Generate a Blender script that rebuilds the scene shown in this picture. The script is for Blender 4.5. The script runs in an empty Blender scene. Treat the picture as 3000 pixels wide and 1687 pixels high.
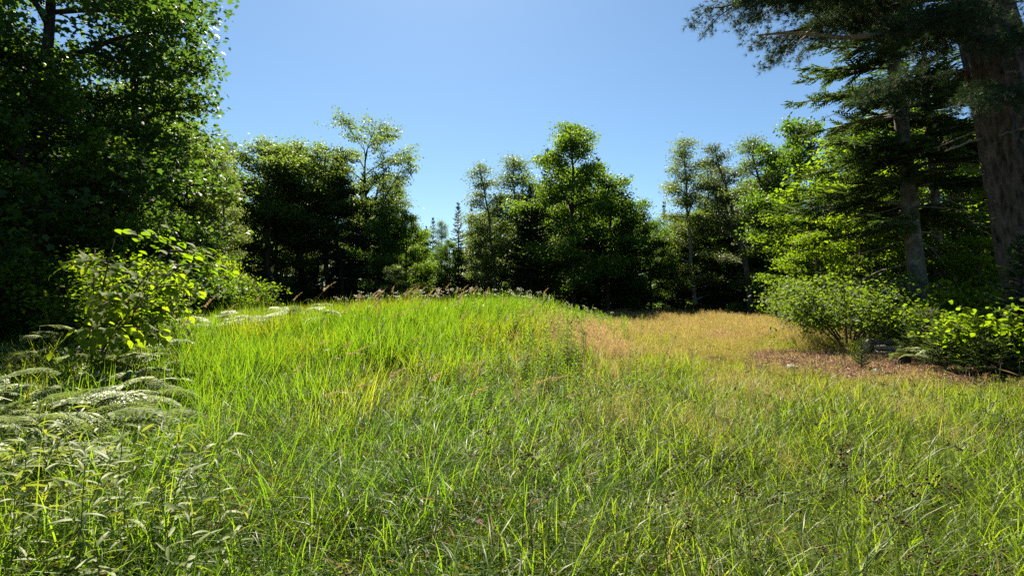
import bpy, math, random
import numpy as np
from mathutils import Vector, Matrix, Euler

random.seed(11)
RNG = np.random.default_rng(11)
SC = bpy.context.scene
COL = SC.collection
PI = math.pi

# ------------------------------------------------------------------ camera, sky, sun, exposure
F = 512.0                      # focal length in pixels of the 1024 wide picture
HOR = 293.0                    # picture row of the horizon
EYE = 1.6
cam = bpy.data.cameras.new('camera')
cam.sensor_width = 36.0
cam.lens = 18.0
cam.clip_start = 0.05
cam.clip_end = 3000
camo = bpy.data.objects.new('camera', cam)
COL.objects.link(camo)
camo.location = (0, 0, EYE)
camo.rotation_euler = (math.radians(90) + math.atan((HOR - 287.5) / F), 0, 0)
SC.camera = camo

SUN_EL, SUN_AZ = math.radians(51), math.radians(-10)      # azimuth from +Y, negative to the left
SDIR = Vector((math.sin(SUN_AZ) * math.cos(SUN_EL), math.cos(SUN_AZ) * math.cos(SUN_EL), math.sin(SUN_EL)))
world = bpy.data.worlds.new('World')
SC.world = world
world.use_nodes = True
wn, wl = world.node_tree.nodes, world.node_tree.links
bg = wn['Background']
sky = wn.new('ShaderNodeTexSky')
sky.sky_type = 'NISHITA'
sky.sun_disc = False
sky.sun_elevation = SUN_EL
sky.sun_rotation = SUN_AZ
sky.altitude = 300
sky.air_density = 1.0
sky.dust_density = 0.5
sky.ozone_density = 1.6
hsv = wn.new('ShaderNodeMix'); hsv.data_type = 'RGBA'; hsv.blend_type = 'MULTIPLY'; hsv.inputs[0].default_value = 1
hsv.inputs[7].default_value = (.59, .74, .80, 1)
wl.new(sky.outputs[0], hsv.inputs[6]); wl.new(hsv.outputs[2], bg.inputs[0])
bg.inputs[1].default_value = 0.046
sun = bpy.data.lights.new('sun', 'SUN')
sun.energy = 5.0
sun.angle = math.radians(0.5)
sun.color = (1.0, 0.91, 0.72)
suno = bpy.data.objects.new('sun', sun)
COL.objects.link(suno)
suno.location = SDIR * 60
suno.rotation_euler = (-SDIR).to_track_quat('-Z', 'Y').to_euler()
vs = SC.view_settings
vs.view_transform = 'Standard'
vs.look = 'None'
vs.exposure = 1.93
vs.gamma = 1.0
vs.use_curve_mapping = False
SC.render.engine = 'CYCLES'
cy = SC.cycles
cy.max_bounces = 7
cy.diffuse_bounces = 3
cy.glossy_bounces = 2
cy.transmission_bounces = 4
cy.transparent_max_bounces = 4
cy.use_denoising = False
cy.sample_clamp_indirect = 4.0
SC.render.use_persistent_data = False

# ------------------------------------------------------------------ small helpers
def U(a, b): return float(RNG.uniform(a, b))
def lerp(a, b, t): return a + (b - a) * t
def sstep(a, b, x):
    t = np.clip((np.asarray(x, float) - a) / (b - a), 0, 1)
    return t * t * (3 - 2 * t)
def nrm(v):
    v = np.asarray(v, float)
    return v / np.maximum(np.linalg.norm(v, axis=-1, keepdims=True), 1e-9)

_nseed = np.random.default_rng(5)
_NW = [(_nseed.uniform(-1, 1, 2), _nseed.uniform(0, 6.28)) for _ in range(40)]
def wnoise(x, y, s=1.0, o=0):
    """smooth pseudo-noise about -1..1 with wavelength near s"""
    r = 0
    for k in range(7):
        d, p = _NW[(k + o) % 40]
        d = d / np.linalg.norm(d)
        r = r + np.sin((x * d[0] + y * d[1]) * 6.28 / s * (0.6 + .17 * k) + p)
    return r / 3.2

def gh(x, y):
    """height of the ground"""
    x = np.asarray(x, float); y = np.asarray(y, float)
    hx = np.interp(x, [-15, -11, -8, -5, -2.2, 0.0, 1.0, 2.0, 3.0, 4.2],
                   [0.0, .22, .48, .70, .88, .90, .72, .40, .12, 0.0])
    xs = 0.25
    hx = (hx + np.interp(x - xs, [-15, -11, -8, -5, -2.2, 0.0, 1.0, 2.0, 3.0, 4.2], [0.0, .22, .48, .70, .88, .90, .72, .40, .12, 0.0])
          + np.interp(x + xs, [-15, -11, -8, -5, -2.2, 0.0, 1.0, 2.0, 3.0, 4.2], [0.0, .22, .48, .70, .88, .90, .72, .40, .12, 0.0])) / 3
    hy = sstep(5.0, 14.5, y) * (1 - sstep(18, 27, y))
    far = 0.25 * sstep(30, 60, np.hypot(x, y)) * (1 + wnoise(x, y, 40, 3))
    return hx * hy + 0.04 * wnoise(x, y, 5.0) * sstep(1.5, 5, np.hypot(x, y)) + far

def at(px, d): return (px - 512.0) / F * d, d
def hfor(py, d): return EYE + (HOR - py) / F * d

class MB:
    def __init__(s):
        s.V = []; s.T = []; s.Q = []; s.A = []; s.n = 0
    def add(s, v, tris=None, quads=None, a=0.5):
        v = np.asarray(v, np.float32).reshape(-1, 3)
        s.V.append(v)
        s.A.append(np.broadcast_to(np.asarray(a, np.float32), (len(v),)).copy())
        if tris is not None and len(tris): s.T.append(np.asarray(tris, np.int32).reshape(-1, 3) + s.n)
        if quads is not None and len(quads): s.Q.append(np.asarray(quads, np.int32).reshape(-1, 4) + s.n)
        s.n += len(v)
    def mesh(s, name, mat, smooth=False):
        me = bpy.data.meshes.new(name)
        V = np.concatenate(s.V)
        T = np.concatenate(s.T) if s.T else np.zeros((0, 3), np.int32)
        Q = np.concatenate(s.Q) if s.Q else np.zeros((0, 4), np.int32)
        me.vertices.add(len(V)); me.vertices.foreach_set('co', V.ravel())
        L = np.concatenate([T.ravel(), Q.ravel()])
        me.loops.add(len(L)); me.loops.foreach_set('vertex_index', L)
        npoly = len(T) + len(Q)
        tot = np.concatenate([np.full(len(T), 3, np.int32), np.full(len(Q), 4, np.int32)])
        st = np.concatenate([[0], np.cumsum(tot)[:-1]]).astype(np.int32)
        me.polygons.add(npoly)
        me.polygons.foreach_set('loop_start', st)
        me.polygons.foreach_set('loop_total', tot)
        if smooth: me.polygons.foreach_set('use_smooth', np.ones(npoly, bool))
        at_ = me.attributes.new('v', 'FLOAT', 'POINT')
        at_.data.foreach_set('value', np.concatenate(s.A))
        me.update(calc_edges=True)
        me.materials.append(mat)
        return me

SHAPES = {
 'far': (np.array([(0, 0, 0), (.5, .30, .07), (1, 0, -.05), (.5, -.30, .07)]), np.array([(0, 1, 2), (0, 2, 3)])),
 'narrow': (np.array([(0, 0, 0), (.42, .13, .03), (1, 0, -.12), (.42, -.13, .03)]), np.array([(0, 1, 2), (0, 2, 3)])),
 'straw': (np.array([(0, 0, 0), (.5, .018, .03), (1, 0, -.05), (.5, -.018, .03)]), np.array([(0, 1, 2), (0, 2, 3)])),
 'ovate': (np.array([(0, 0, 0), (.18, .26, .05), (.5, .36, .07), (.8, .2, .02), (1.05, 0, -.08), (.8, -.2, .02), (.5, -.36, .07), (.18, -.26, .05), (.5, 0, 0)]),
           np.array([(8, 0, 1), (8, 1, 2), (8, 2, 3), (8, 3, 4), (8, 4, 5), (8, 5, 6), (8, 6, 7), (8, 7, 0)])),
 'maple': (np.array([(0, 0, 0), (.05, .40, .04), (.28, .28, .02), (.48, .58, .0), (.62, .24, .03), (1.05, 0, -.1), (.62, -.24, .03), (.48, -.58, 0), (.28, -.28, .02), (.05, -.40, .04), (.35, 0, .0)]),
           np.array([(10, 0, 1), (10, 1, 2), (10, 2, 3), (10, 3, 4), (10, 4, 5), (10, 5, 6), (10, 6, 7), (10, 7, 8), (10, 8, 9), (10, 9, 0)])),
}
def add_leaves(mb, P, D, N, size, shape, a=None):
    P = np.asarray(P, float); n = len(P)
    if n == 0: return
    D = nrm(D); B = nrm(np.cross(N, D)); N2 = np.cross(D, B)
    lv, lt = SHAPES[shape]
    size = np.broadcast_to(np.asarray(size, float), (n,))[:, None, None]
    V = P[:, None] + size * (lv[None, :, 0:1] * D[:, None] + lv[None, :, 1:2] * B[:, None] + lv[None, :, 2:3] * N2[:, None])
    k = len(lv)
    T = lt[None] + (np.arange(n) * k)[:, None, None]
    if a is None: a = RNG.uniform(0, 1, n)
    mb.add(V.reshape(-1, 3), tris=T.reshape(-1, 3), a=np.repeat(np.broadcast_to(a, (n,)), k))

def add_tube(mb, pts, rad, ns=6, a=0.5, cap=True, rough=None):
    pts = np.asarray(pts, float); n = len(pts)
    rad = np.broadcast_to(np.asarray(rad, float), (n,))
    t = nrm(np.gradient(pts, axis=0))
    ref = np.array([1., 0, 0]) if abs(t[0, 0]) < .8 else np.array([0, 1., 0])
    b = nrm(np.cross(t, ref)); c = np.cross(t, b)
    ang = np.arange(ns) / ns * 2 * PI
    rr = rad[:, None] * np.ones(ns)[None]
    if rough is not None: rr = rr * rough(ang, np.arange(n))
    V = pts[:, None] + rr[..., None] * (np.cos(ang)[None, :, None] * b[:, None] + np.sin(ang)[None, :, None] * c[:, None])
    i = np.arange(n - 1)[:, None] * ns; j = np.arange(ns)[None]
    Q = np.stack([i + j, i + (j + 1) % ns, i + ns + (j + 1) % ns, i + ns + j], -1).reshape(-1, 4)
    V = V.reshape(-1, 3); T = []
    if cap:
        V = np.concatenate([V, pts[:1], pts[-1:]])
        for q in range(ns):
            T.append((n * ns, (q + 1) % ns, q)); T.append((n * ns + 1, (n - 1) * ns + q, (n - 1) * ns + (q + 1) % ns))
    mb.add(V, tris=T, quads=Q, a=a)

# ------------------------------------------------------------------ materials
def _mat(name):
    m = bpy.data.materials.new(name); m.use_nodes = True
    nt = m.node_tree; nt.nodes.clear()
    out = nt.nodes.new('ShaderNodeOutputMaterial')
    return m, nt, out
def _ramp(nt, cols):
    r = nt.nodes.new('ShaderNodeValToRGB')
    el = r.color_ramp.elements
    el[0].position, el[0].color = cols[0][0], (*cols[0][1], 1)
    el[1].position, el[1].color = cols[-1][0], (*cols[-1][1], 1)
    for p, c in cols[1:-1]:
        e = el.new(p); e.color = (*c, 1)
    return r

def leaf_mat(name, cols, trans=.5, tgain=(1.5, 1.35, .6), rough=.45, spec=.4, tint=None, objvar=.35):
    """two-sided leaf: reflecting and letting light through; cols is a ramp over the leaf's own random value"""
    m, nt, out = _mat(name); N, L = nt.nodes, nt.links
    av = N.new('ShaderNodeAttribute'); av.attribute_name = 'v'
    oi = N.new('ShaderNodeObjectInfo')
    mx = N.new('ShaderNodeMath'); mx.operation = 'MULTIPLY_ADD'
    L.new(oi.outputs['Random'], mx.inputs[0]); mx.inputs[1].default_value = objvar
    mm = N.new('ShaderNodeMath'); mm.operation = 'MULTIPLY'; mm.inputs[1].default_value = 1 - objvar
    L.new(av.outputs['Fac'], mm.inputs[0]); L.new(mm.outputs[0], mx.inputs[2])
    r = _ramp(nt, cols); L.new(mx.outputs[0], r.inputs[0])
    col = r.outputs[0]
    if tint:
        r2 = _ramp(nt, tint); L.new(mx.outputs[0], r2.inputs[0])
        ti = N.new('ShaderNodeAttribute'); ti.attribute_type = 'INSTANCER'; ti.attribute_name = 'tint'
        mix = N.new('ShaderNodeMix'); mix.data_type = 'RGBA'
        L.new(ti.outputs['Fac'], mix.inputs[0]); L.new(col, mix.inputs[6]); L.new(r2.outputs[0], mix.inputs[7])
        col = mix.outputs[2]
    p = N.new('ShaderNodeBsdfPrincipled')
    L.new(col, p.inputs['Base Color'])
    p.inputs['Roughness'].default_value = rough
    p.inputs['Specular IOR Level'].default_value = spec
    tg = N.new('ShaderNodeMix'); tg.data_type = 'RGBA'; tg.blend_type = 'MULTIPLY'; tg.inputs[0].default_value = 1
    L.new(col, tg.inputs[6]); tg.inputs[7].default_value = (*tgain, 1)
    tr = N.new('ShaderNodeBsdfTranslucent'); L.new(tg.outputs[2], tr.inputs[0])
    ms = N.new('ShaderNodeMixShader'); ms.inputs[0].default_value = trans
    L.new(p.outputs[0], ms.inputs[1]); L.new(tr.outputs[0], ms.inputs[2])
    L.new(ms.outputs[0], out.inputs[0])
    return m

def bark_mat(name, c1, c2, scale=6, stretch=.15, bump=.6, lichen=None):
    m, nt, out = _mat(name); N, L = nt.nodes, nt.links
    tc = N.new('ShaderNodeTexCoord'); mp = N.new('ShaderNodeMapping'); mp.inputs['Scale'].default_value = (1, 1, stretch)
    L.new(tc.outputs['Object'], mp.inputs[0])
    n1 = N.new('ShaderNodeTexNoise'); n1.inputs['Scale'].default_value = scale; n1.inputs['Detail'].default_value = 7; n1.inputs['Roughness'].default_value = .65
    L.new(mp.outputs[0], n1.inputs[0])
    r = _ramp(nt, [(.32, c1), (.68, c2)]); L.new(n1.outputs[0], r.inputs[0])
    col = r.outputs[0]
    if lichen:
        n2 = N.new('ShaderNodeTexNoise'); n2.inputs['Scale'].default_value = scale * .5; n2.inputs['Detail'].default_value = 5
        L.new(tc.outputs['Object'], n2.inputs[0])
        r2 = _ramp(nt, [(.52, (0, 0, 0)), (.62, (1, 1, 1))]); L.new(n2.outputs[0], r2.inputs[0])
        mix = N.new('ShaderNodeMix'); mix.data_type = 'RGBA'
        L.new(r2.outputs[0], mix.inputs[0]); L.new(col, mix.inputs[6]); mix.inputs[7].default_value = (*lichen, 1)
        col = mix.outputs[2]
    p = N.new('ShaderNodeBsdfPrincipled'); L.new(col, p.inputs['Base Color'])
    p.inputs['Roughness'].default_value = .9; p.inputs['Specular IOR Level'].default_value = .15
    b = N.new('ShaderNodeBump'); b.inputs['Strength'].default_value = bump; b.inputs['Distance'].default_value = .03
    L.new(n1.outputs[0], b.inputs['Height']); L.new(b.outputs[0], p.inputs['Normal'])
    L.new(p.outputs[0], out.inputs[0])
    return m

def plain_mat(name, c1, c2=None, rough=.7, spec=.3, scale=20):
    m, nt, out = _mat(name); N, L = nt.nodes, nt.links
    p = N.new('ShaderNodeBsdfPrincipled'); p.inputs['Roughness'].default_value = rough; p.inputs['Specular IOR Level'].default_value = spec
    n1 = N.new('ShaderNodeTexNoise'); n1.inputs['Scale'].default_value = scale; n1.inputs['Detail'].default_value = 5
    tc = N.new('ShaderNodeTexCoord'); L.new(tc.outputs['Object'], n1.inputs[0])
    r = _ramp(nt, [(.3, c1), (.7, c2 or c1)]); L.new(n1.outputs[0], r.inputs[0])
    L.new(r.outputs[0], p.inputs['Base Color'])
    L.new(p.outputs[0], out.inputs[0])
    return m

M = {}
M['maple'] = leaf_mat('maple_leaf', [(0, (0.0297, 0.0743, 0.0162)), (.6, (0.0540, 0.1148, 0.0189)), (1, (0.1013, 0.1688, 0.0243))], .6, (2.1, 1.8, .4), .5, .3)
M['ash'] = leaf_mat('ash_leaf', [(0, (0.0455, 0.0845, 0.0286)), (.6, (0.0715, 0.1235, 0.0364)), (1, (0.1105, 0.1625, 0.0455))], .58, (2.0, 1.8, .5), .5, .3)
M['birch'] = leaf_mat('birch_leaf', [(0, (0.0460, 0.0920, 0.0253)), (.6, (0.0805, 0.1323, 0.0322)), (1, (0.1207, 0.1667, 0.0460))], .5, (1.8, 1.6, .5), .5, .32)
M['poplar'] = leaf_mat('poplar_leaf', [(0, (0.0420, 0.0780, 0.0360)), (.6, (0.0720, 0.1080, 0.0480)), (1, (0.1140, 0.1500, 0.0660))], .45, (1.6, 1.4, .55), .45, .4)
M['lime'] = leaf_mat('lime_leaf', [(0, (.055, .105, .012)), (.6, (.09, .14, .014)), (1, (.13, .165, .02))], .64, (2.0, 2.0, .35), .6, .12)
M['shrub'] = leaf_mat('shrub_leaf', [(0, (.045, .088, .020)), (.6, (.072, .122, .026)), (1, (.115, .155, .04))], .55, (1.9, 1.75, .4), .55, .2)
M['spruce'] = leaf_mat('spruce_needle', [(0, (.032, .064, .024)), (.6, (.060, .105, .034)), (1, (.10, .15, .042))], .42, (1.6, 1.5, .6), .55, .25)
M['fir'] = leaf_mat('fir_needle', [(0, (0.0156, 0.0364, 0.0208)), (.6, (0.0286, 0.0598, 0.0286)), (1, (0.0546, 0.0936, 0.0364))], .22, (1.4, 1.3, .6), .5, .4)
M['pine'] = leaf_mat('pine_needle', [(0, (0.0161, 0.0391, 0.0230)), (.6, (0.0322, 0.0644, 0.0345)), (1, (0.0575, 0.0920, 0.0345))], .25, (1.4, 1.3, .6), .6, .12)
M['fern'] = leaf_mat('fern_leaf', [(0, (.10, .15, .05)), (.6, (.15, .20, .075)), (1, (.22, .25, .12))], .42, (1.5, 1.4, .55), .48, .5)
M['willowherb'] = leaf_mat('willowherb_leaf', [(0, (.10, .14, .04)), (.6, (.14, .18, .06)), (1, (.19, .22, .09))], .45, (1.7, 1.6, .4), .55, .32)
M['goldenrod'] = leaf_mat('goldenrod_leaf', [(0, (.05, .11, .014)), (.6, (.075, .145, .016)), (1, (.12, .185, .022))], .6, (2.1, 1.8, .35), .6, .12)
GT = [(0, (.12, .105, .03)), (.5, (.19, .16, .045)), (1, (.27, .215, .075))]
M['grass'] = leaf_mat('grass_blade', [(0, (.034, .078, .012)), (.45, (.054, .112, .016)), (.85, (.085, .142, .024)), (1, (.16, .155, .06))], .6, (2.35, 2.25, .38), .44, .26, tint=GT)
M['sedge'] = leaf_mat('sedge_blade', [(0, (.050, .086, .012)), (.5, (.080, .120, .018)), (.86, (.112, .146, .024)), (1, (.20, .175, .07))], .57, (2.05, 2.2, .34), .44, .28, tint=GT)
M['panicle'] = leaf_mat('panicle', [(0, (.20, .145, .085)), (.5, (.29, .22, .14)), (1, (.40, .31, .20))], .45, (1.4, 1.25, .8), .6, .2,
                        tint=[(0, (.19, .175, .06)), (.5, (.29, .255, .10)), (1, (.40, .34, .16))])
M['plume'] = leaf_mat('plume', [(0, (.24, .18, .10)), (.5, (.36, .29, .17)), (1, (.46, .38, .24))], .4, (1.3, 1.1, .7), .6, .2)
M['white_petal'] = leaf_mat('white_petal', [(0, (.62, .62, .52)), (1, (.82, .82, .74))], .5, (1, 1, .9), .6, .2)
M['pink_petal'] = leaf_mat('pink_petal', [(0, (.36, .17, .21)), (1, (.5, .30, .33))], .35, (1.1, 1, 1), .6, .2)
M['herb'] = leaf_mat('herb_leaf', [(0, (.03, .06, .012)), (.5, (.055, .095, .016)), (.9, (.085, .125, .022)), (1, (.16, .12, .04))], .64, (2.5, 2.4, .3), .7, .06)
M['stemgreen'] = leaf_mat('green_stem', [(0, (.05, .09, .015)), (1, (.09, .13, .025))], .2, (1.3, 1.2, .5), .5, .4)
M['seedbrown'] = plain_mat('seed_brown', (.030, .014, .008), (.075, .034, .016), .8, .2, 60)
M['bark_dark'] = bark_mat('bark_dark', (.018, .015, .012), (.075, .062, .05), 9, .2, .8)
M['bark_grey'] = bark_mat('bark_grey', (.05, .044, .038), (.16, .145, .125), 9, .25, .7, lichen=(.17, .18, .14))
M['bark_pine'] = bark_mat('bark_pine', (.008, .006, .005), (.12, .102, .09), 10, .33, 1.0)
M['bark_birch'] = bark_mat('bark_birch', (.10, .09, .08), (.30, .28, .25), 7, 1.5, .4)
M['twig'] = bark_mat('twig', (.035, .025, .018), (.11, .085, .06), 14, .3, .4)
M['deadwood'] = bark_mat('deadwood', (.12, .10, .08), (.33, .29, .24), 12, .12, .8)
M['stone'] = plain_mat('stone', (.10, .09, .08), (.22, .20, .18), .8, .3, 25)
M['oldbeam'] = bark_mat('old_beam', (.09, .075, .065), (.34, .31, .28), 10, .2, 1.0)

# ------------------------------------------------------------------ object helpers
def tag(o, label=None, cat=None, group=None, kind=None):
    if label: o['label'] = label
    if cat: o['category'] = cat
    if group: o['group'] = group
    if kind: o['kind'] = kind
    return o
def obj(name, me, parent=None, loc=(0, 0, 0), rot=(0, 0, 0), scl=(1, 1, 1)):
    o = bpy.data.objects.new(name, me); COL.objects.link(o)
    o.location = loc; o.rotation_euler = rot; o.scale = scl
    if parent: o.parent = parent
    return o
def empty(name, loc, rz=0, scl=(1, 1, 1), label=None, cat=None, group=None):
    o = obj(name, None, None, loc, (0, 0, rz), scl)
    o.empty_display_size = .2
    return tag(o, label, cat, group)

# ------------------------------------------------------------------ ground
def make_ground():
    def axis(lim, fine, n1, n2):
        a = np.linspace(-fine, fine, n1)
        b = fine + (lim - fine) * (np.linspace(0, 1, n2 + 1)[1:] ** 2)
        return np.concatenate([-b[::-1], a, b])
    xs = axis(900, 20, 161, 30); ys = axis(900, 20, 161, 30) + 14
    X, Y = np.meshgrid(xs, ys)
    Z = gh(X, Y)
    nx, ny = len(xs), len(ys)
    i = np.arange(ny - 1)[:, None] * nx; j = np.arange(nx - 1)[None]
    Q = np.stack([i + j, i + j + 1, i + nx + j + 1, i + nx + j], -1).reshape(-1, 4)
    mb = MB(); mb.add(np.stack([X, Y, Z], -1).reshape(-1, 3), quads=Q)
    m, nt, out = _mat('meadow_soil'); N, L = nt.nodes, nt.links
    geo = N.new('ShaderNodeNewGeometry')
    n1 = N.new('ShaderNodeTexNoise'); n1.inputs['Scale'].default_value = 3; n1.inputs['Detail'].default_value = 9; n1.inputs['Roughness'].default_value = .7
    n2 = N.new('ShaderNodeTexNoise'); n2.inputs['Scale'].default_value = 28; n2.inputs['Detail'].default_value = 6
    n3 = N.new('ShaderNodeTexNoise'); n3.inputs['Scale'].default_value = .9; n3.inputs['Detail'].default_value = 5
    for n in (n1, n2, n3): L.new(geo.outputs['Position'], n.inputs[0])
    base = _ramp(nt, [(.3, (.030, .022, .012)), (.55, (.055, .045, .018)), (.75, (.085, .075, .028))]); L.new(n1.outputs[0], base.inputs[0])
    red = _ramp(nt, [(.25, (.10, .055, .03)), (.5, (.18, .105, .06)), (.75, (.28, .18, .105))]); L.new(n2.outputs[0], red.inputs[0])
    # bare patch of needles and crumbled wood in front of the shrub
    mp = N.new('ShaderNodeMapping'); mp.inputs['Location'].default_value = (-8.0, -11.6, 0)
    L.new(geo.outputs['Position'], mp.inputs[0])
    sx = N.new('ShaderNodeVectorMath'); sx.operation = 'MULTIPLY'; sx.inputs[1].default_value = (1 / 2.2, 1 / 2.2, 0)
    L.new(mp.outputs[0], sx.inputs[0])
    ln = N.new('ShaderNodeVectorMath'); ln.operation = 'LENGTH'; L.new(sx.outputs[0], ln.inputs[0])
    ad = N.new('ShaderNodeMath'); ad.operation = 'MULTIPLY_ADD'; ad.inputs[1].default_value = .9
    L.new(n3.outputs[0], ad.inputs[0]); L.new(ln.outputs['Value'], ad.inputs[2])
    ms = _ramp(nt, [(.0, (1, 1, 1)), (1, (0, 0, 0))])
    mr = N.new('ShaderNodeMapRange'); mr.inputs[1].default_value = 1.15; mr.inputs[2].default_value = 1.75
    L.new(ad.outputs[0], mr.inputs[0]); L.new(mr.outputs[0], ms.inputs[0])
    mix = N.new('ShaderNodeMix'); mix.data_type = 'RGBA'
    L.new(ms.outputs[0], mix.inputs[0]); L.new(base.outputs[0], mix.inputs[6]); L.new(red.outputs[0], mix.inputs[7])
    p = N.new('ShaderNodeBsdfPrincipled'); p.inputs['Roughness'].default_value = .95; p.inputs['Specular IOR Level'].default_value = .1
    L.new(mix.outputs[2], p.inputs['Base Color'])
    b = N.new('ShaderNodeBump'); b.inputs['Strength'].default_value = .8; b.inputs['Distance'].default_value = .04
    L.new(n2.outputs[0], b.inputs['Height']); L.new(b.outputs[0], p.inputs['Normal'])
    L.new(p.outputs[0], out.inputs[0])
    o = obj('ground', mb.mesh('ground', m, True))
    tag(o, kind='structure')
make_ground()

# ------------------------------------------------------------------ trees
def build_decid(seed, H, R, cb, nl, tr, leaf, bark, lean=(0, 0), wob=.012, leaf_n=16000, leaf_s=.15, shape='far',
                prof='round', up=(.15, 1.0), clump=.42, fork=None, sep=False, flat=.8, sub=5, ns=9, lay=.5):
    r = np.random.default_rng(seed)
    Hn = 14
    t = np.linspace(0, 1, Hn)
    w = np.cumsum(r.normal(0, wob * H, (Hn, 2)), 0) * .5; w -= w[0]
    tp = np.stack([lean[0] * t ** 1.4 + w[:, 0], lean[1] * t ** 1.4 + w[:, 1], t * H * .95], -1)
    trd = tr * (1 - t) ** .85 + .015
    trd[0] *= 1.35
    tm = MB(); add_tube(tm, tp, trd, ns)
    bms = []
    def trunk(tt):
        return np.array([np.interp(tt, t, tp[:, k]) for k in range(3)])
    C = []; W = []
    limbs = []
    for i in range(nl):
        u = (i + .5) / nl
        tt = cb + (1 - cb) * u ** .9 * .97
        limbs.append((tt, u, i * 2.4 + r.normal(0, .35), 1.0))
    if fork:
        for (tt, az, L) in fork: limbs.append((tt, -1, az, L))
    for (tt, u, az, Lf) in limbs:
        b = trunk(tt)
        if u < 0:
            L = Lf; e = 1.25; uu = .5
        else:
            pr = {'round': math.sin(PI * (.16 + .80 * u)) ** .8, 'dome': max(0., 1 - u ** 1.7) ** .6 * (.72 + .28 * min(1, u * 4)), 'cone': (1 - .88 * u) * (.75 + .25 * min(1, u * 6)), 'column': .8 * (1 - u ** 3) + .12,
                  'vase': .35 + .75 * math.sin(PI * (.05 + .75 * u))}[prof]
            L = R * pr * r.uniform(.78, 1.15); e = lerp(up[0], up[1], u) + r.normal(0, .1); uu = u
        h = np.array([math.cos(az), math.sin(az), 0])
        s = np.linspace(0, 1, 7)
        droop = .18 if u >= 0 else -.02
        lp = b + np.outer(s * L * math.cos(e), h) + np.outer(L * (math.sin(e) * s - droop * s ** 2), [0, 0, 1])
        lp[1:] += np.cumsum(r.normal(0, .03 * L, (6, 3)), 0) * .6
        r0 = min(np.interp(tt, t, trd) * .6, .02 + .028 * L)
        lr = r0 * (1 - s) ** .8 + .008
        bm = MB() if sep else tm
        add_tube(bm, lp, lr, 6 if sep else 5)
        nsb = max(3, int(sub * (L / max(R, .1) + .35)))
        for k in range(nsb):
            s0 = .22 + .75 * (k + r.uniform(0, 1)) / nsb
            bb = np.array([np.interp(s0, s, lp[:, q]) for q in range(3)])
            d = nrm(h * .6 + np.array([-h[1], h[0], 0]) * r.choice([-1, 1]) * r.uniform(.4, 1.1) + np.array([0, 0, r.uniform(-.15, .75)]))
            l2 = L * r.uniform(.22, .48) * (1.15 - .5 * s0) + .15
            q = np.linspace(0, 1, 4)
            sp = bb + np.outer(q * l2, d) + np.outer(-.12 * l2 * q ** 2, [0, 0, 1])
            sp[1:] += r.normal(0, .04 * l2, (3, 3))
            add_tube(bm, sp, np.interp(s0, s, lr) * .55 * (1 - q) + .006, 4, cap=False)
            for qq in (.3, .55, .8, 1.0):
                C.append(np.array([np.interp(qq, q, sp[:, z]) for z in range(3)])); W.append(.6 + l2)
        C.append(lp[-1]); W.append(.8)
        for qq in (3, 4, 5): C.append(lp[qq]); W.append(.5)
        if sep: bms.append(bm)
    C.append(tp[-1]); W.append(1.2); C.append(tp[-2]); W.append(.8)
    C = np.array(C); W = np.array(W) * r.uniform(.2, 1.4, len(C)); W /= W.sum()
    ci = r.choice(len(C), leaf_n, p=W)
    cs = clump * r.uniform(.55, 1.25, len(C))
    G = r.normal(0, 1, (leaf_n, 3)); G /= np.maximum(1, np.linalg.norm(G, axis=1, keepdims=True) / 1.9)
    P = C[ci] + G * cs[ci][:, None] * np.array([1, 1, lay])
    P[:, 2] = np.maximum(P[:, 2], .12)
    D = r.normal(0, 1, (leaf_n, 3)); D[:, 2] = D[:, 2] * .5 - .35
    Nn = np.array([0, 0, flat]) + r.normal(0, .55, (leaf_n, 3))
    cm = MB()
    cv = r.uniform(0, 1, len(C))
    add_leaves(cm, P, D, Nn, leaf_s * r.uniform(.65, 1.25, leaf_n), shape, a=np.clip(.6 * r.uniform(0, 1, leaf_n) + .4 * cv[ci], 0, 1))
    return {'H': H, 'R': R, 'trunk': tm.mesh('trunk', bark, True), 'branch': [x.mesh('branch', bark, True) for x in bms],
            'crown': cm.mesh('crown', leaf)}

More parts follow.
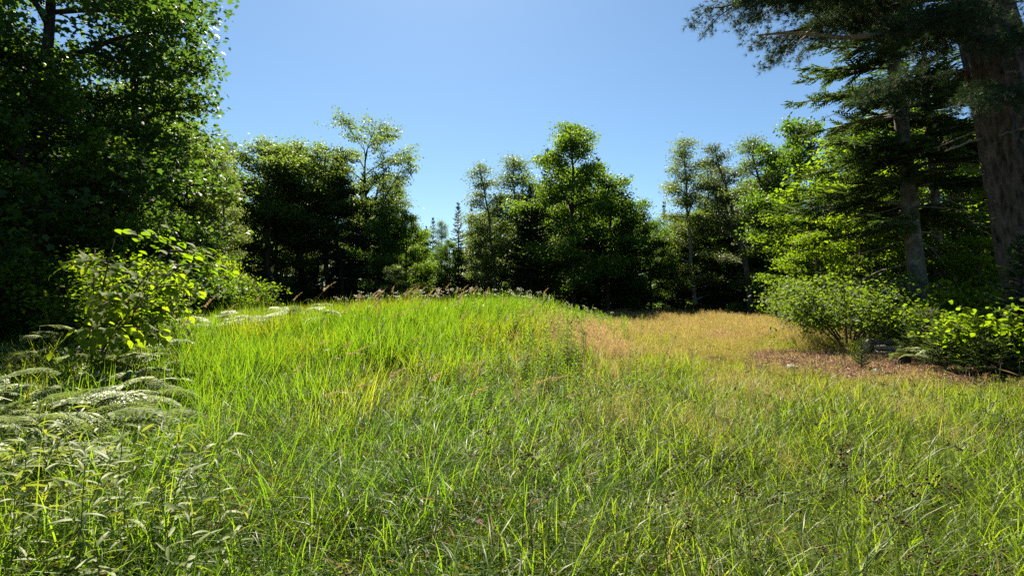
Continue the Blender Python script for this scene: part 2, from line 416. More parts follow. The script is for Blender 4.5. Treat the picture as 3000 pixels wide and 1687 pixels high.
def build_conifer(seed, H, R, cb, tr, leaf, bark, whorls=30, droop=.25, el=.1, dens=.13, sw=.05, prof=.85, subs=0, sep=False, lean=(0, 0), dead=0, twl=.42, gap=.0):
    r = np.random.default_rng(seed)
    t = np.linspace(0, 1, 12)
    w = np.cumsum(r.normal(0, .004 * H, (12, 2)), 0) * .5; w -= w[0]
    tp = np.stack([lean[0] * t ** 1.3 + w[:, 0], lean[1] * t ** 1.3 + w[:, 1], t * H], -1)
    trd = tr * (1 - t) ** .9 + .012; trd[0] *= 1.3
    tm = MB(); add_tube(tm, tp, trd, 12)
    P, D, Nn, S, A = [], [], [], [], []
    bms = []
    def trunk(tt): return np.array([np.interp(tt, t, tp[:, k]) for k in range(3)])
    if dead:
        for k in range(dead):
            tt = r.uniform(.06, cb + .25); b = trunk(tt); az = r.uniform(0, 6.28); L = r.uniform(.5, 1.0) * R * .7
            s = np.linspace(0, 1, 5); h = np.array([math.cos(az), math.sin(az), 0])
            lp = b + np.outer(s * L, h) + np.outer(-L * .25 * s ** 1.5, [0, 0, 1]); lp[1:] += r.normal(0, .03, (4, 3))
            bm = MB(); add_tube(bm, lp, .016 * (1 - s) + .005, 4)
            for q in range(5):
                s0 = r.uniform(.3, .95); bb = np.array([np.interp(s0, s, lp[:, z]) for z in range(3)])
                d = nrm(h * .6 + r.normal(0, .5, 3)); add_tube(bm, np.array([bb, bb + d * L * .2, bb + d * L * .35 + [0, 0, -.05]]), [.006, .005, .003], 3)
            bms.append((bm, M['deadwood']))
    for i in range(whorls):
        u = (i + .5) / whorls
        tt = cb + (1 - cb) * u
        nb = int(r.integers(5, 8)) if u < .9 else 4
        a0 = r.uniform(0, 6.28)
        for k in range(nb):
            if r.uniform() < gap: continue
            az = a0 + k * 6.28 / nb + r.normal(0, .2)
            L = R * (1 - u) ** prof * r.uniform(.7, 1.12) * min(1, .65 + u * 4) + .12
            b = trunk(min(tt + r.uniform(-.5, .5) / whorls * (1 - cb), .995))
            h = np.array([math.cos(az), math.sin(az), 0]); sd = np.array([-h[1], h[0], 0])
            e = lerp(el, 1.0, u ** 2.5) + r.normal(0, .06)
            s = np.linspace(0, 1, 6)
            zz = math.sin(e) * s - droop * (1 - u * .7) * s ** 2 * 1.2 + .16 * s ** 3
            lp = b + np.outer(s * L * math.cos(e), h) + np.outer(L * zz, [0, 0, 1]) + np.outer(L * .08 * r.normal() * s ** 2, sd)
            bm = MB() if sep else tm
            add_tube(bm, lp, min(.05, .012 * L + .004) * (1 - s) + .004, 5 if sep else 4, cap=False)
            if sep: bms.append((bm, bark))
            n = max(3, int(L / dens))
            for q in range(n):
                s0 = .12 + .88 * (q + r.uniform(0, .8)) / n
                if s0 > 1: s0 = 1
                bb = np.array([np.interp(s0, s, lp[:, z]) for z in range(3)])
                fd = nrm(np.array([np.interp(min(1, s0 + .1), s, lp[:, z]) - np.interp(max(0, s0 - .1), s, lp[:, z]) for z in range(3)]))
                for sgn in (-1, 1):
                    l = (twl * L * (1 - s0) ** .8 + .10) * r.uniform(.6, 1.15)
                    d = nrm(fd * .75 + sd * sgn * r.uniform(.5, .9) + np.array([0, 0, r.normal(-.14, .34 if subs else .15)]))
                    bv = r.uniform(0, 1)
                    if subs and l > .2:
                        m_ = max(2, int(l / .09))
                        for z in range(m_):
                            p2 = bb + d * l * (z + .5) / m_
                            for sg2 in (-1, 1):
                                d2 = nrm(d * .8 + np.cross(d, [0, 0, 1]) * sg2 * .8 + np.array([0, 0, r.normal(0, .15)]))
                                P.append(p2); D.append(d2); S.append((.45 * l * (1 - z / m_) + .07) * r.uniform(.7, 1.2)); A.append(bv * .5 + .5 * r.uniform())
                    P.append(bb); D.append(d); S.append(l); A.append(bv * .6 + .4 * r.uniform())
            P.append(lp[-2]); D.append(lp[-1] - lp[-2]); S.append(L * .2 + .1); A.append(.8)
    P.append(tp[-1] - [0, 0, .3]); D.append([0, 0, 1.]); S.append(.6); A.append(.5)
    P = np.array(P); D = nrm(np.array(D)); S = np.array(S); A = np.array(A); n = len(P)
    up = np.array([0, 0, 1.]) + r.normal(0, .25, (n, 3))
    B = nrm(np.cross(up, D)); C = np.cross(D, B)
    cm = MB()
    w = (sw * (.6 + .4 * np.minimum(1, S / .3)) * r.uniform(.8, 1.2, n))[:, None]
    for (e1, k) in ((B, 1.0), (nrm(C + .3 * B), .6)):
        a_, b_, c_, d_ = P, P + D * (S * .35)[:, None] + e1 * w * k, P + D * S[:, None], P + D * (S * .35)[:, None] - e1 * w * k
        V = np.stack([a_, b_, c_, d_], 1).reshape(-1, 3)
        cm.add(V, quads=np.arange(4 * n).reshape(-1, 4), a=np.repeat(A, 4))
    return {'H': H, 'R': R, 'trunk': tm.mesh('trunk', bark, True), 'branch': [x.mesh('branch', mt, True) for x, mt in bms],
            'crown': cm.mesh('crown', leaf)}

NT = [0]
def plant_tree(p, name, x, y, h, rz, label, cat='tree', group=None, wide=1.0, sink=.05):
    k = h / p['H']
    e = empty(name, (x, y, float(gh(x, y)) - sink), rz, (k * wide, k * wide, k), label, cat, group)
    obj('trunk', p['trunk'], e)
    for b in p['branch']: obj('branch', b, e)
    if p['crown'] is not None:
        c = obj('crown', p['crown'], e); c['kind'] = 'stuff'
    NT[0] += 1
    return e

# prototypes
maple_big = build_decid(1, 12.6, 4.3, .08, 30, .22, M['maple'], M['bark_dark'], leaf_n=39000, leaf_s=0.163, prof='dome', up=(.05, 1.1), clump=0.38, sep=True, sub=9)
maple_mid = build_decid(2, 9.0, 2.6, .08, 20, .14, M['maple'], M['bark_dark'], leaf_n=18200, leaf_s=0.155, prof='round', clump=0.30, sub=9)
maple_dark = build_decid(21, 9.0, 3.0, .03, 24, .14, M['maple'], M['bark_dark'], leaf_n=26000, leaf_s=0.155, prof='round', clump=0.31, sub=9)
ash_a = build_decid(3, 11, 2.7, .42, 15, .19, M['ash'], M['bark_dark'], leaf_n=20150, leaf_s=0.138, prof='round', up=(.5, 1.1), clump=0.31, fork=((.36, .3, 5.2),), sub=9)
ash_b = build_decid(4, 10.5, 2.6, .36, 16, .17, M['ash'], M['bark_dark'], leaf_n=20150, leaf_s=0.138, prof='round', up=(.5, 1.1), clump=0.33, fork=((.33, 2.8, 5.0), (.45, 5.0, 4.0)), sub=9)
ash_fork = build_decid(5, 12.8, 3.3, .46, 13, .2, M['ash'], M['bark_dark'], leaf_n=16250, leaf_s=0.146, prof='vase', up=(.35, 1.0), clump=0.30, fork=((.40, .15, 5.8), (.36, 3.3, 5.4), (.55, .1, 3.9)), sep=True, sub=9)
birch_a = build_decid(6, 11, 1.84, 0.14, 20, .10, M['birch'], M['bark_birch'], lean=(-.9, 0), leaf_n=15600, leaf_s=0.112, prof='column', up=(.6, 1.1), clump=0.35, sub=9)
birch_b = build_decid(7, 11.5, 1.95, 0.18, 18, .10, M['birch'], M['bark_birch'], lean=(.3, 0), leaf_n=15600, leaf_s=0.112, prof='column', up=(.6, 1.1), clump=0.35, sub=9)
birch_c = build_decid(8, 13, 2.18, 0.07, 30, .13, M['birch'], M['bark_birch'], leaf_n=24700, leaf_s=0.112, prof='column', up=(.4, 1.1), clump=0.35, sub=9)
poplar_lean = build_decid(9, 12.5, 2.18, 0.20, 15, .18, M['poplar'], M['bark_grey'], lean=(-1.9, 0), wob=.006, leaf_n=16900, leaf_s=0.120, prof='column', up=(.5, 1.0), clump=0.33, fork=((.42, 2.9, 4.2),), sep=True, sub=9)
elm_lean = build_decid(10, 12, 2.42, 0.16, 24, .15, M['birch'], M['bark_dark'], lean=(-2.0, 0), wob=.006, leaf_n=20800, leaf_s=0.112, prof='column', up=(.2, .9), clump=0.33, sep=True, sub=9)
sapling_a = build_decid(12, 5.0, 1.3, .12, 14, .05, M['birch'], M['twig'], leaf_n=5460, leaf_s=0.095, prof='round', up=(.4, 1.1), clump=0.20)
sapling_b = build_decid(13, 6.0, 1.5, .15, 14, .055, M['lime'], M['twig'], leaf_n=6760, leaf_s=0.112, prof='round', up=(.3, 1.0), clump=0.23)
spruce_thin = build_conifer(14, 9.5, 1.15, .12, .085, M['fir'], M['bark_dark'], whorls=34, droop=.22, dens=.12, sw=.05, prof=.75, gap=.15)
spruce_dark = build_conifer(15, 9.0, 2.2, .03, .13, M['fir'], M['bark_dark'], whorls=34, droop=.25, dens=.12, sw=.07, prof=.7)
fir_low = build_conifer(16, 5.0, 1.6, .02, .08, M['fir'], M['bark_dark'], whorls=22, droop=.2, dens=.11, sw=.065, prof=.75)
pine_mid = build_decid(17, 11.7, 2.2, .25, 22, .16, M['pine'], M['bark_dark'], leaf_n=22100, leaf_s=0.206, shape='narrow', prof='cone', up=(.0, .7), clump=0.23, flat=.2, sub=9)

# ------------------------------------------------------------------ the far edge of the clearing, tree by tree
def hero(p, name, px, py, d, label, rz=0, wide=1.0, cat='tree', off=0):
    x, y = at(px, d)
    h = hfor(py, d) - float(gh(x, y))
    return plant_tree(p, name, x + off, y, h, rz, label, cat, None, wide)

hero(ash_a, 'ash_tree', 272, 136, 31, 'olive ash with a rounded double top at the left end of the far tree line', 1.0, 1.25)
hero(ash_b, 'ash_tree', 303, 138, 33, 'dark olive ash with wide broken crown, second from the left in the far tree line', .3, 1.25)
hero(ash_a, 'ash_tree', 326, 154, 34, 'lower brownish ash leaning against the bushy pine of the far tree line', 2.6, 1.15)
hero(pine_mid, 'pine_tree', 345, 143, 35, 'bushy blue-green pine just left of the tall forked ash', .4, 1.1)
hero(ash_fork, 'ash_tree', 366, 134, 35, 'tall open ash with forked dark limbs against the sky, left of the gap', 0.0, 1.15)
hero(maple_mid, 'maple_tree', 384, 200, 31, 'fresh green young maple standing in front of the forked ash', .5, .8)
hero(maple_mid, 'maple_tree', 406, 205, 31, 'fresh green young maple at the left side of the bright gap', 2.5, .8)
hero(sapling_a, 'birch_sapling', 396, 262, 27, 'small bright sapling with low boughs before the left side of the gap', 1.5, 1.1)
hero(maple_mid, 'maple_tree', 420, 226, 37, 'small bushy maple in the left part of the bright gap', 1.2, .8)
hero(maple_mid, 'maple_tree', 449, 236, 38, 'lowest small maple in the middle of the bright gap, before the pointed spruce', 2.0, .8)
hero(birch_b, 'birch_tree', 480, 205, 39, 'thin birch at the right side of the bright gap behind the two slim birches', 3.0, .9)
hero(birch_a, 'birch_tree', 410, 212, 40, 'thin dull birch between the forked ash and the bright gap', 2.2, .9)
hero(spruce_thin, 'spruce_tree', 433, 218, 42, 'slim spruce between the two birches of the bright gap', 2.6, 1.1)
hero(spruce_thin, 'spruce_tree', 426, 226, 40, 'short thin spruce at the left of the bright gap', .2)
hero(birch_b, 'birch_tree', 441, 214, 41, 'thin leaning birch in the bright gap, left of the pointed spruces', 1.2, .8)
hero(spruce_thin, 'spruce_tree', 458, 203, 40, 'pointed slim spruce in the middle of the bright gap', 1.1, 1.15)
hero(spruce_thin, 'spruce_tree', 471, 205, 39, 'slender bare-stemmed spruce at the right of the bright gap', 2.0, .75)
hero(birch_a, 'birch_tree', 498, 152, 35, 'slim pale birch leaning left beside the bright gap', 0.0, 1.2)
hero(birch_b, 'birch_tree', 516, 146, 36, 'slim pale birch with round top next to the dark spruce', .4, 1.25)
hero(sapling_a, 'birch_sapling', 487, 232, 33, 'light green sapling at the foot of the two slim birches', .8, 1.2)
hero(spruce_dark, 'spruce_tree', 531, 186, 33, 'broad nearly black spruce left of the big central maple', .0, 1.15)
hero(maple_big, 'maple_tree', 573, 114, 33, 'big broad maple with pointed top in the centre of the tree line', 2.2, .92)
hero(maple_mid, 'maple_tree', 606, 168, 34, 'dark maple forming the right shoulder of the big central maple', .9, 1.1)
hero(maple_dark, 'maple_tree', 632, 194, 35, 'rounded dark maple sloping down to the right of the central maple', 1.9, .9)
hero(maple_dark, 'maple_tree', 652, 216, 36, 'low dark bushy maple below the distant spruce spire', .4, .85)
hero(spruce_thin, 'spruce_tree', 664, 202, 58, 'distant small spruce spire rising alone above lower trees', .0, .9)
hero(maple_mid, 'maple_tree', 677, 224, 38, 'low bright green maple just left of the tall twin-topped birch', 1.4, .8)
hero(birch_c, 'birch_tree', 695, 126, 36, 'tall leafy birch with narrow top on the right half of the tree line', .8, 1.15)
hero(poplar_lean, 'poplar_tree', 752, 132, 34, 'poplar with bare dark curved trunk leaning left', 0.0, 1.15)
hero(elm_lean, 'elm_tree', 786, 126, 30, 'feathery green elm leaning left beside the big spruce', 0.0, 1.15)
hero(birch_c, 'birch_tree', 735, 190, 40, 'bright birch standing behind the leaning poplar', 2.0, .9)
hero(maple_mid, 'maple_tree', 762, 215, 35, 'dark green young maple between the leaning poplar and leaning elm', 2.9, .8)
hero(maple_mid, 'maple_tree', 794, 110, 27, 'tall maple behind the left boughs of the big spruce', 0.6, .8)

M['maple_shade'] = leaf_mat('shaded_maple_leaf', [(0, (.024, .058, .022)), (.6, (.042, .088, .026)), (1, (.075, .13, .028))], .55, (1.9, 1.75, .5), .5, .25)  # darker copy of the maple leaf; shade of the left wood put into its colour
for (px, py, d, rz, w, lb, gr, p) in ((286, 146, 37, .5, .8, 'slim birch rising behind the ash trees at the left end of the far tree line', 'slim birches behind the ash trees', birch_c),
        (313, 154, 38, 1.5, .8, 'slim birch rising behind the ash trees at the left end of the far tree line', 'slim birches behind the ash trees', birch_b),
        (335, 150, 38, 2.5, .9, 'slim birch rising behind the ash trees at the left end of the far tree line', 'slim birches behind the ash trees', birch_c),
        (396, 168, 39, 3.5, .9, 'slim birch showing between the forked ash and the young maples', None, birch_b),
        (707, 148, 41, .9, .9, 'slim birch showing right behind the tall leafy birch', None, birch_b),
        (724, 158, 39, 1.9, .8, 'slim birch between the tall leafy birch and the leaning poplar', None, birch_c),
        (774, 138, 37, 2.9, .9, 'slim birch behind the feathery leaning elm', None, birch_c),
        (598, 158, 41, .3, 1.2, 'narrow spruce spire behind the shoulder of the central maple', None, spruce_thin),
        (548, 150, 40, 1.3, 1.2, 'narrow spruce spire just left of the central maple top', None, spruce_thin),
        (383, 176, 40, 2.3, 1.2, 'narrow spruce spire behind the forked ash', None, spruce_thin)):
    e = hero(p, 'spruce_tree' if p is spruce_thin else 'birch_tree', px, py, d, lb, rz, w)
    if gr: e['group'] = gr

# left side of the clearing: two maples and their neighbours close by
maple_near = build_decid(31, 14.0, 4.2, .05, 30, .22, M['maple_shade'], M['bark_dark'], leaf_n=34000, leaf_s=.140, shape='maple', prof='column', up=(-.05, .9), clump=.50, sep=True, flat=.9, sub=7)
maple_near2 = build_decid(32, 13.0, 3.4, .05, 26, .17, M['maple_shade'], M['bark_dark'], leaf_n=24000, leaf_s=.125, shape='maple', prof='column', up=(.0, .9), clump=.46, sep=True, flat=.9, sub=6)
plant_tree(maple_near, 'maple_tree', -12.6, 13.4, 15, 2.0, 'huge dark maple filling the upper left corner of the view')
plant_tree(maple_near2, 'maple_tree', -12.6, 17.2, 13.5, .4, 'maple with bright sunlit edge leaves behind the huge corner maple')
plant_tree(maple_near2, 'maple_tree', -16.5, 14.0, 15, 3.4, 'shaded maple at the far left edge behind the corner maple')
hero(birch_c, 'birch_tree', 226, 138, 21, 'leafy tree with small bright leaves at the right end of the near left wood', .4, .85)
hero(ash_b, 'ash_tree', 188, 120, 22, 'dark-trunked ash with sky glinting through behind the left maples', 1.4, 1.0)
hero(ash_a, 'ash_tree', 118, 90, 22, 'dark double-stemmed ash deep behind the left maples', 2.3, 1.0)
hero(ash_a, 'ash_tree', 152, 70, 24, 'tall black-trunked ash seen through the gap in the left wood', .3, 1.0)

for (px, py, d, rz, lb) in ((-30, 190, 13, .2, 'dim young maple at the left edge under the huge corner maple'), (45, 205, 14, 1.2, 'dim young maple beneath the left side of the huge corner maple'),
                            (105, 215, 15.5, 2.2, 'dim young maple behind the lime-leaved shrub'), (160, 205, 17.5, 3.2, 'dim young maple in the dark gap right of the lime-leaved shrub'),
                            (200, 225, 19, 4.2, 'dim young maple just behind the taller willow shrub'), (20, 245, 11.8, 5.0, 'low dim young maple right above the left ferns')):
    hero(maple_dark, 'maple_sapling', px, py, d, lb, rz, .9, 'sapling')

hero(maple_dark, 'maple_tree', 26, 35, 12.6, 'leafy young maple standing before the trunk of the huge corner maple', 2.7, .95)

# ------------------------------------------------------------------ right side: big spruce, its neighbour, giant pine
spruce_near = build_conifer(41, 19, 4.3, .19, .25, M['spruce'], M['bark_grey'], whorls=24, droop=.30, el=.10, dens=.16, sw=.034, prof=.40, subs=1, sep=False, lean=(-2.0, 0), dead=34, twl=.34, gap=.34)
plant_tree(spruce_near, 'spruce_tree', 12.2, 15.2, 19, 0.0, 'large spruce with drooping dark boughs and grey trunk on the right')
spruce_second = build_conifer(42, 13, 2.4, .48, .17, M['spruce'], M['bark_grey'], whorls=15, droop=.2, el=.0, dens=.17, sw=.04, prof=.6, lean=(-.9, 0), dead=24, gap=.4)
plant_tree(spruce_second, 'spruce_tree', 14.3, 17.0, 14, 0.0, 'thinner spruce trunk standing just right behind the large spruce')

def build_pine():
    r = np.random.default_rng(51)
    n = 60
    t = np.linspace(0, 1, n)
    H = 19
    pts = np.stack([-1.5 * np.minimum(1, t / .45) ** 1.1 - .4 * t, .2 * t, t * H], -1)
    rad = .60 * (1 - t) ** .75 + .05; rad[:4] *= np.array([1.35, 1.2, 1.1, 1.04])
    ph = r.uniform(0, 6.28, 12)
    def rough(ang, i):
        A, I = ang[None], i[:, None]
        f = np.zeros((len(i), len(ang)))
        for k, m_ in enumerate((9, 14, 19, 25)):
            f += (1 - np.abs(np.sin(A * m_ * .5 + ph[k] + .55 * np.sin(I * (.35 + .11 * k) + ph[k + 4])))) * .055
        return 1 + f + .03 * np.sin(A * 2 + I * .12) + .012 * np.sin(A * 17 + I * 1.9)
    tm = MB(); add_tube(tm, pts, rad, 110, rough=rough)
    e = empty('pine_tree', (11.8, 11.0, float(gh(11.3, 11)) - .1), 0, label='giant dark pine with thick furrowed trunk at the right edge', cat='tree')
    obj('trunk', tm.mesh('trunk', M['bark_pine'], True), e)
    def tr(z): return np.array([np.interp(z, pts[:, 2], pts[:, k]) for k in range(3)])
    TP, TD = [], []
    def bough(z, az, L, el, droop, dead=False, tuft=1.0, r0=None):
        b = tr(z); h = np.array([math.cos(az), math.sin(az), 0]); s = np.linspace(0, 1, 9)
        lp = b + np.outer(s * L * math.cos(el), h) + np.outer(L * (math.sin(el) * s - droop * s ** 2), [0, 0, 1])
        lp[1:] += np.cumsum(r.normal(0, .015 * L, (8, 3)), 0)
        bm = MB(); add_tube(bm, lp, (r0 or .035 + .008 * L) * (1 - s) ** .8 + .014, 8)
        nsub = int(L * (1.2 if dead else 4.2 * min(tuft, 1.6)))
        for k in range(nsub):
            s0 = r.uniform(.25, 1) if not dead else r.uniform(.5, .95)
            bb = np.array([np.interp(s0, s, lp[:, q]) for q in range(3)])
            sd = np.array([-h[1], h[0], 0]) * r.choice([-1, 1])
            d = nrm(h * r.uniform(.3, .9) + sd * r.uniform(.3, 1) + np.array([0, 0, r.uniform(-.5, .25)]))
            l2 = r.uniform(.5, 1.3) * (1.2 - .5 * s0) * (.35 if dead else 1)
            q = np.linspace(0, 1, 5); sp = bb + np.outer(q * l2, d) + np.outer(-.2 * l2 * q ** 2, [0, 0, 1]); sp[1:] += r.normal(0, .03, (4, 3))
            add_tube(bm, sp, .016 * (1 - q) + .005, 4, cap=False)
            if dead: continue
            for m_ in range(int(30 * tuft)):
                qq = r.uniform(.2, 1); p = np.array([np.interp(qq, q, sp[:, z_]) for z_ in range(3)]) + r.normal(0, .10, 3)
                TP.append(p); TD.append(nrm(d * .7 + r.normal(0, .6, 3) + [0, 0, .1]))
        o = obj('branch', bm.mesh('branch', M['deadwood'] if dead else M['bark_pine'], True), e)
        if dead: o['label'] = 'dead grey broken limb'
    # dead broken limb and the living boughs over the right of the picture
    bough(7.55, PI * 1.02, 5.0, -.05, .03, dead=True, r0=.075)
    bough(8.15, PI * 1.02, 5.5, -.01, .09, tuft=2.2)
    bough(8.5, PI * 1.05, 5.2, -.03, .08, tuft=2.2)
    bough(8.4, PI * .97, 4.6, .0, .10, tuft=2.0)
    bough(8.9, PI * 1.08, 4.2, .0, .12, tuft=1.6)
    bough(7.2, PI * 1.12, 2.6, .12, .12, tuft=1.5)
    bough(6.6, PI * .85, 2.4, .05, .15, tuft=1.5)
    bough(6.9, PI * 1.35, 2.0, .0, .2, tuft=1.5)
    bough(5.9, PI * 1.28, 1.9, -.05, .25, tuft=1.3)
    bough(7.3, PI * 1.2, 2.6, .0, .2, tuft=1.5)
    bough(5.0, PI * 1.42, 1.6, -.05, .25, tuft=1.2)
    for k in range(9):
        bough(r.uniform(8.2, 17.5), r.uniform(PI * .45, PI * 1.6), r.uniform(2.2, 4.4), r.uniform(0, .4), .12, tuft=.8)
    for k in range(3):
        bough(r.uniform(8.6, 12), r.uniform(-1.0, 1.0), r.uniform(2.2, 4), r.uniform(0, .3), .12, tuft=.6)
    for k in range(7):
        bough(r.uniform(3.4, 7.0), r.uniform(PI * .6, PI * 1.4), r.uniform(.6, 1.4), -.1, .1, dead=True, r0=.02)
    TP, TD = np.array(TP), np.array(TD)
    m_ = 22
    n_ = len(TP)
    P = np.repeat(TP, m_, 0); D = nrm(np.repeat(TD, m_, 0) * .9 + r.normal(0, .55, (n_ * m_, 3)))
    sd = nrm(np.cross(D, r.normal(0, 1, D.shape)))
    Ln = r.uniform(.10, .16, n_ * m_)[:, None]
    V = np.stack([P - sd * .0032, P + sd * .0032, P + D * Ln], 1).reshape(-1, 3)
    cm = MB(); cm.add(V, tris=np.arange(len(V)).reshape(-1, 3), a=np.repeat(np.repeat(r.uniform(0, 1, n_), m_), 3))
    c = obj('crown', cm.mesh('crown', M['pine']), e); c['kind'] = 'stuff'
build_pine()

# sunlit leafy understorey behind the spruce trunks
us_lab = ['lime-green sapling lit from behind, left of the spruce trunk', 'bright sapling tight against the left of the grey spruce trunk',
          'bright yellow-green sapling between the two spruce trunks', 'tall yellow-green sapling just left of the giant pine trunk',
          'lower yellow-green sapling at the foot of the giant pine', 'sunlit sapling overhanging the multi-stemmed shrub', 'leafy sapling beyond the shrub at the start of the right wood',
          'broad sapling behind the log pile', 'tall pale sapling behind the spruce crown', 'sapling at the far right edge behind the pine']
us_lab += ['yellow-green sapling filling the space right behind the shrub', 'yellow-green sapling low between the grey spruce trunk and the pine', 'pale sapling high behind the two spruce trunks']
us = [(915, 215, 18.5, 5.5, 1.4), (950, 235, 16.5, 2.9, 1.4), (905, 90, 24, 3.6, 1.2), (868, 175, 19, 2.4, 1.3), (893, 190, 19, .4, 1.2), (935, 120, 19.5, 1.2, 1.3), (965, 110, 18, 2.2, 1.3), (985, 230, 15, 3.0, 1.3), (815, 225, 20, .9, 1.5),
      (795, 205, 24, 1.9, 1.3), (900, 255, 17.5, 4.0, 1.5), (840, 120, 23, 5.0, 1.2), (1045, 150, 17, 1.0, 1.3)]
us_lab = us_lab[-3:] + us_lab[:-3]
for (px, py, d, rz, wd), lb in zip(us, us_lab):
    hero(sapling_b, 'leafy_sapling', px, py, d, lb, rz, wd)

# ------------------------------------------------------------------ trees of the wood behind, filling the depth
SKX = [-200, 100, 200, 228, 240, 265, 300, 325, 335, 345, 365, 390, 400, 415, 424, 440, 458, 474, 480, 492, 515, 530, 545, 572, 600, 625, 640, 650, 662, 680, 690, 700, 712, 728, 745, 757, 775, 790, 850, 1024, 1200]
SKY = [-300, -200, -100, 110, 150, 160, 160, 178, 172, 165, 160, 175, 200, 212, 238, 234, 236, 238, 185, 175, 168, 195, 180, 140, 160, 185, 205, 225, 240, 225, 160, 158, 195, 175, 190, 160, 150, 100, 20, -100, -300]
EDX = [-200, 20, 100, 200, 250, 300, 420, 475, 540, 640, 760, 800, 860, 900, 1000, 1200]
EDD = [15, 16, 18, 22, 27, 33, 39, 40, 36, 38, 36, 28, 22, 20, 18, 15]
fill = [(maple_mid, 'maple_tree', 'dark leafy maple of the shaded wood behind the clearing', 'leafy trees deep in the wood'),
        (maple_dark, 'maple_tree', 'dark leafy maple of the shaded wood behind the clearing', 'leafy trees deep in the wood'),
        (ash_b, 'ash_tree', 'olive ash of the shaded wood behind the clearing', 'ash trees deep in the wood'),
        (spruce_dark, 'spruce_tree', 'blackish spruce of the shaded wood behind the clearing', 'spruces deep in the wood'),
        (spruce_thin, 'spruce_tree', 'blackish spruce of the shaded wood behind the clearing', 'spruces deep in the wood'),
        (birch_c, 'birch_tree', 'pale birch of the shaded wood behind the clearing', 'birches deep in the wood')]
rf = np.random.default_rng(77)
placed = []
cnt = 0
for k in range(4000):
    if cnt >= 150: break
    px = rf.uniform(-140, 1170); e = np.interp(px, EDX, EDD); d = e + 1.5 + 26 * rf.uniform() ** 1.4
    x, y = at(px, d)
    gap = 424 < px < 476
    if px > 790 and d < e + 12: continue
    if 235 < px < 420 and d > e + 6 and rf.uniform() < .5: continue
    if any((x - a) ** 2 + (y - b) ** 2 < 2.0 ** 2 for a, b in placed): continue
    i = int(rf.choice(len(fill), p=[.24, .26, .1, .2, .12, .08]))
    if gap: i = int(rf.choice([4, 4, 3, 1]))
    p, nm, lb, gr = fill[i]
    h0 = rf.uniform(8, 14)
    w = p['R'] * h0 / p['H'] / d * F
    sk = max(np.interp(px + q * w, SKX, SKY) + (14 if abs(q) < .5 else -25) for q in (-1, -.5, 0, .5, 1))
    h = min(h0, hfor(sk, d))
    if h < 3: continue
    placed.append((x, y)); cnt += 1
    plant_tree(p, nm, x, y, h, rf.uniform(0, 6.28), lb, 'tree', gr, min(1.5, rf.uniform(.95, 1.1) * (h0 / h) ** .5))
cnt = 0
for k in range(2000):
    if cnt >= 84: break
    px = rf.uniform(-60, 1080) if cnt < 62 else rf.uniform(250, 480); e = np.interp(px, EDX, EDD); d = e + rf.uniform(-1.0, 5.0)
    x, y = at(px, d)
    if any((x - a) ** 2 + (y - b) ** 2 < 1.5 ** 2 for a, b in placed): continue
    placed.append((x, y)); cnt += 1
    h = rf.uniform(2.0, 4.6) * (.7 if 424 < px < 476 else 1)
    plant_tree(fir_low, 'fir_sapling', x, y, h, rf.uniform(0, 6.28), 'low dark fir bush at the shaded foot of the tree line', 'tree', 'fir bushes along the wood edge', rf.uniform(.9, 1.3))

# ------------------------------------------------------------------ shrubs and saplings at the clearing's edge
def lime_sapling():
    """bough with big bright leaves reaching into the light at the left"""
    r = np.random.default_rng(61)
    x, y = -6.75, 8.2
    z = float(gh(x, y))
    e = empty('basswood_shrub', (x, y, z), 0, label='low shrub with big bright lime leaves reaching out before the dark left wood', cat='shrub')
    s = np.linspace(0, 1, 8)
    stems = []
    for (dx, dy, hh) in ((1.35, .1, 1.9), (.55, -.2, 2.35), (.95, .35, 2.15), (-.1, .2, 2.2), (1.2, -.35, 1.5)):
        tpts = np.stack([dx * s ** 1.3, dy * s, hh * (1.1 * s - .1 * s ** 3)], -1); tm = MB(); add_tube(tm, tpts, .016 * (1 - s) + .006, 6)
        obj('stem', tm.mesh('stem', M['twig'], True), e); stems.append(tpts)
    v, tri = SHAPES['ovate']
    lms = []
    for k in range(4):
        mb = MB(); vv = v.copy(); vv[:, 1] *= 1.25; vv[:, 2] += r.normal(0, .03, len(vv)); vv[:, 2] -= .25 * vv[:, 0] ** 2
        mb.add(vv, tris=tri, a=r.uniform(.2, 1)); lms.append(mb.mesh('leaf', M['lime']))
    fm = MB(); n_leaf = 0
    for k in range(18):
        s0 = .35 + .65 * (k // 5) / 3; tpts = stems[k % 5]
        b = np.array([np.interp(min(s0, 1), s, tpts[:, q]) for q in range(3)])
        az = r.uniform(-1.5, 1.1)
        L = r.uniform(.5, 1.1) * (1.2 - .45 * s0)
        h = np.array([math.cos(az), math.sin(az), 0]); q = np.linspace(0, 1, 6)
        bp = b + np.outer(q * L, h) + np.outer(L * (.30 * q - .42 * q ** 2), [0, 0, 1])
        bm = MB(); add_tube(bm, bp, .012 * (1 - q) + .004, 5)
        obj('branch', bm.mesh('branch', M['twig'], True), e)
        for m_ in range(22):
            qq = .05 + .95 * m_ / 21; p = np.array([np.interp(qq, q, bp[:, z_]) for z_ in range(3)]) + r.normal(0, .09, 3)
            a2 = az + r.choice([-1, 1]) * r.uniform(.2, 1.2)
            if n_leaf < 290:
                o = obj('leaf', lms[int(r.integers(4))], e, p, (r.normal(0, .35), r.uniform(.1, .95), a2), [r.uniform(.09, .18)] * 3)
                n_leaf += 1
            else:
                add_leaves(fm, [p], [[math.cos(a2), math.sin(a2), -.4]], [[r.normal(0, .3), r.normal(0, .3), 1]], [r.uniform(.11, .2)], 'ovate')
    if fm.n:
        o = obj('foliage', fm.mesh('foliage', M['lime']), e); o['kind'] = 'stuff'
lime_sapling()

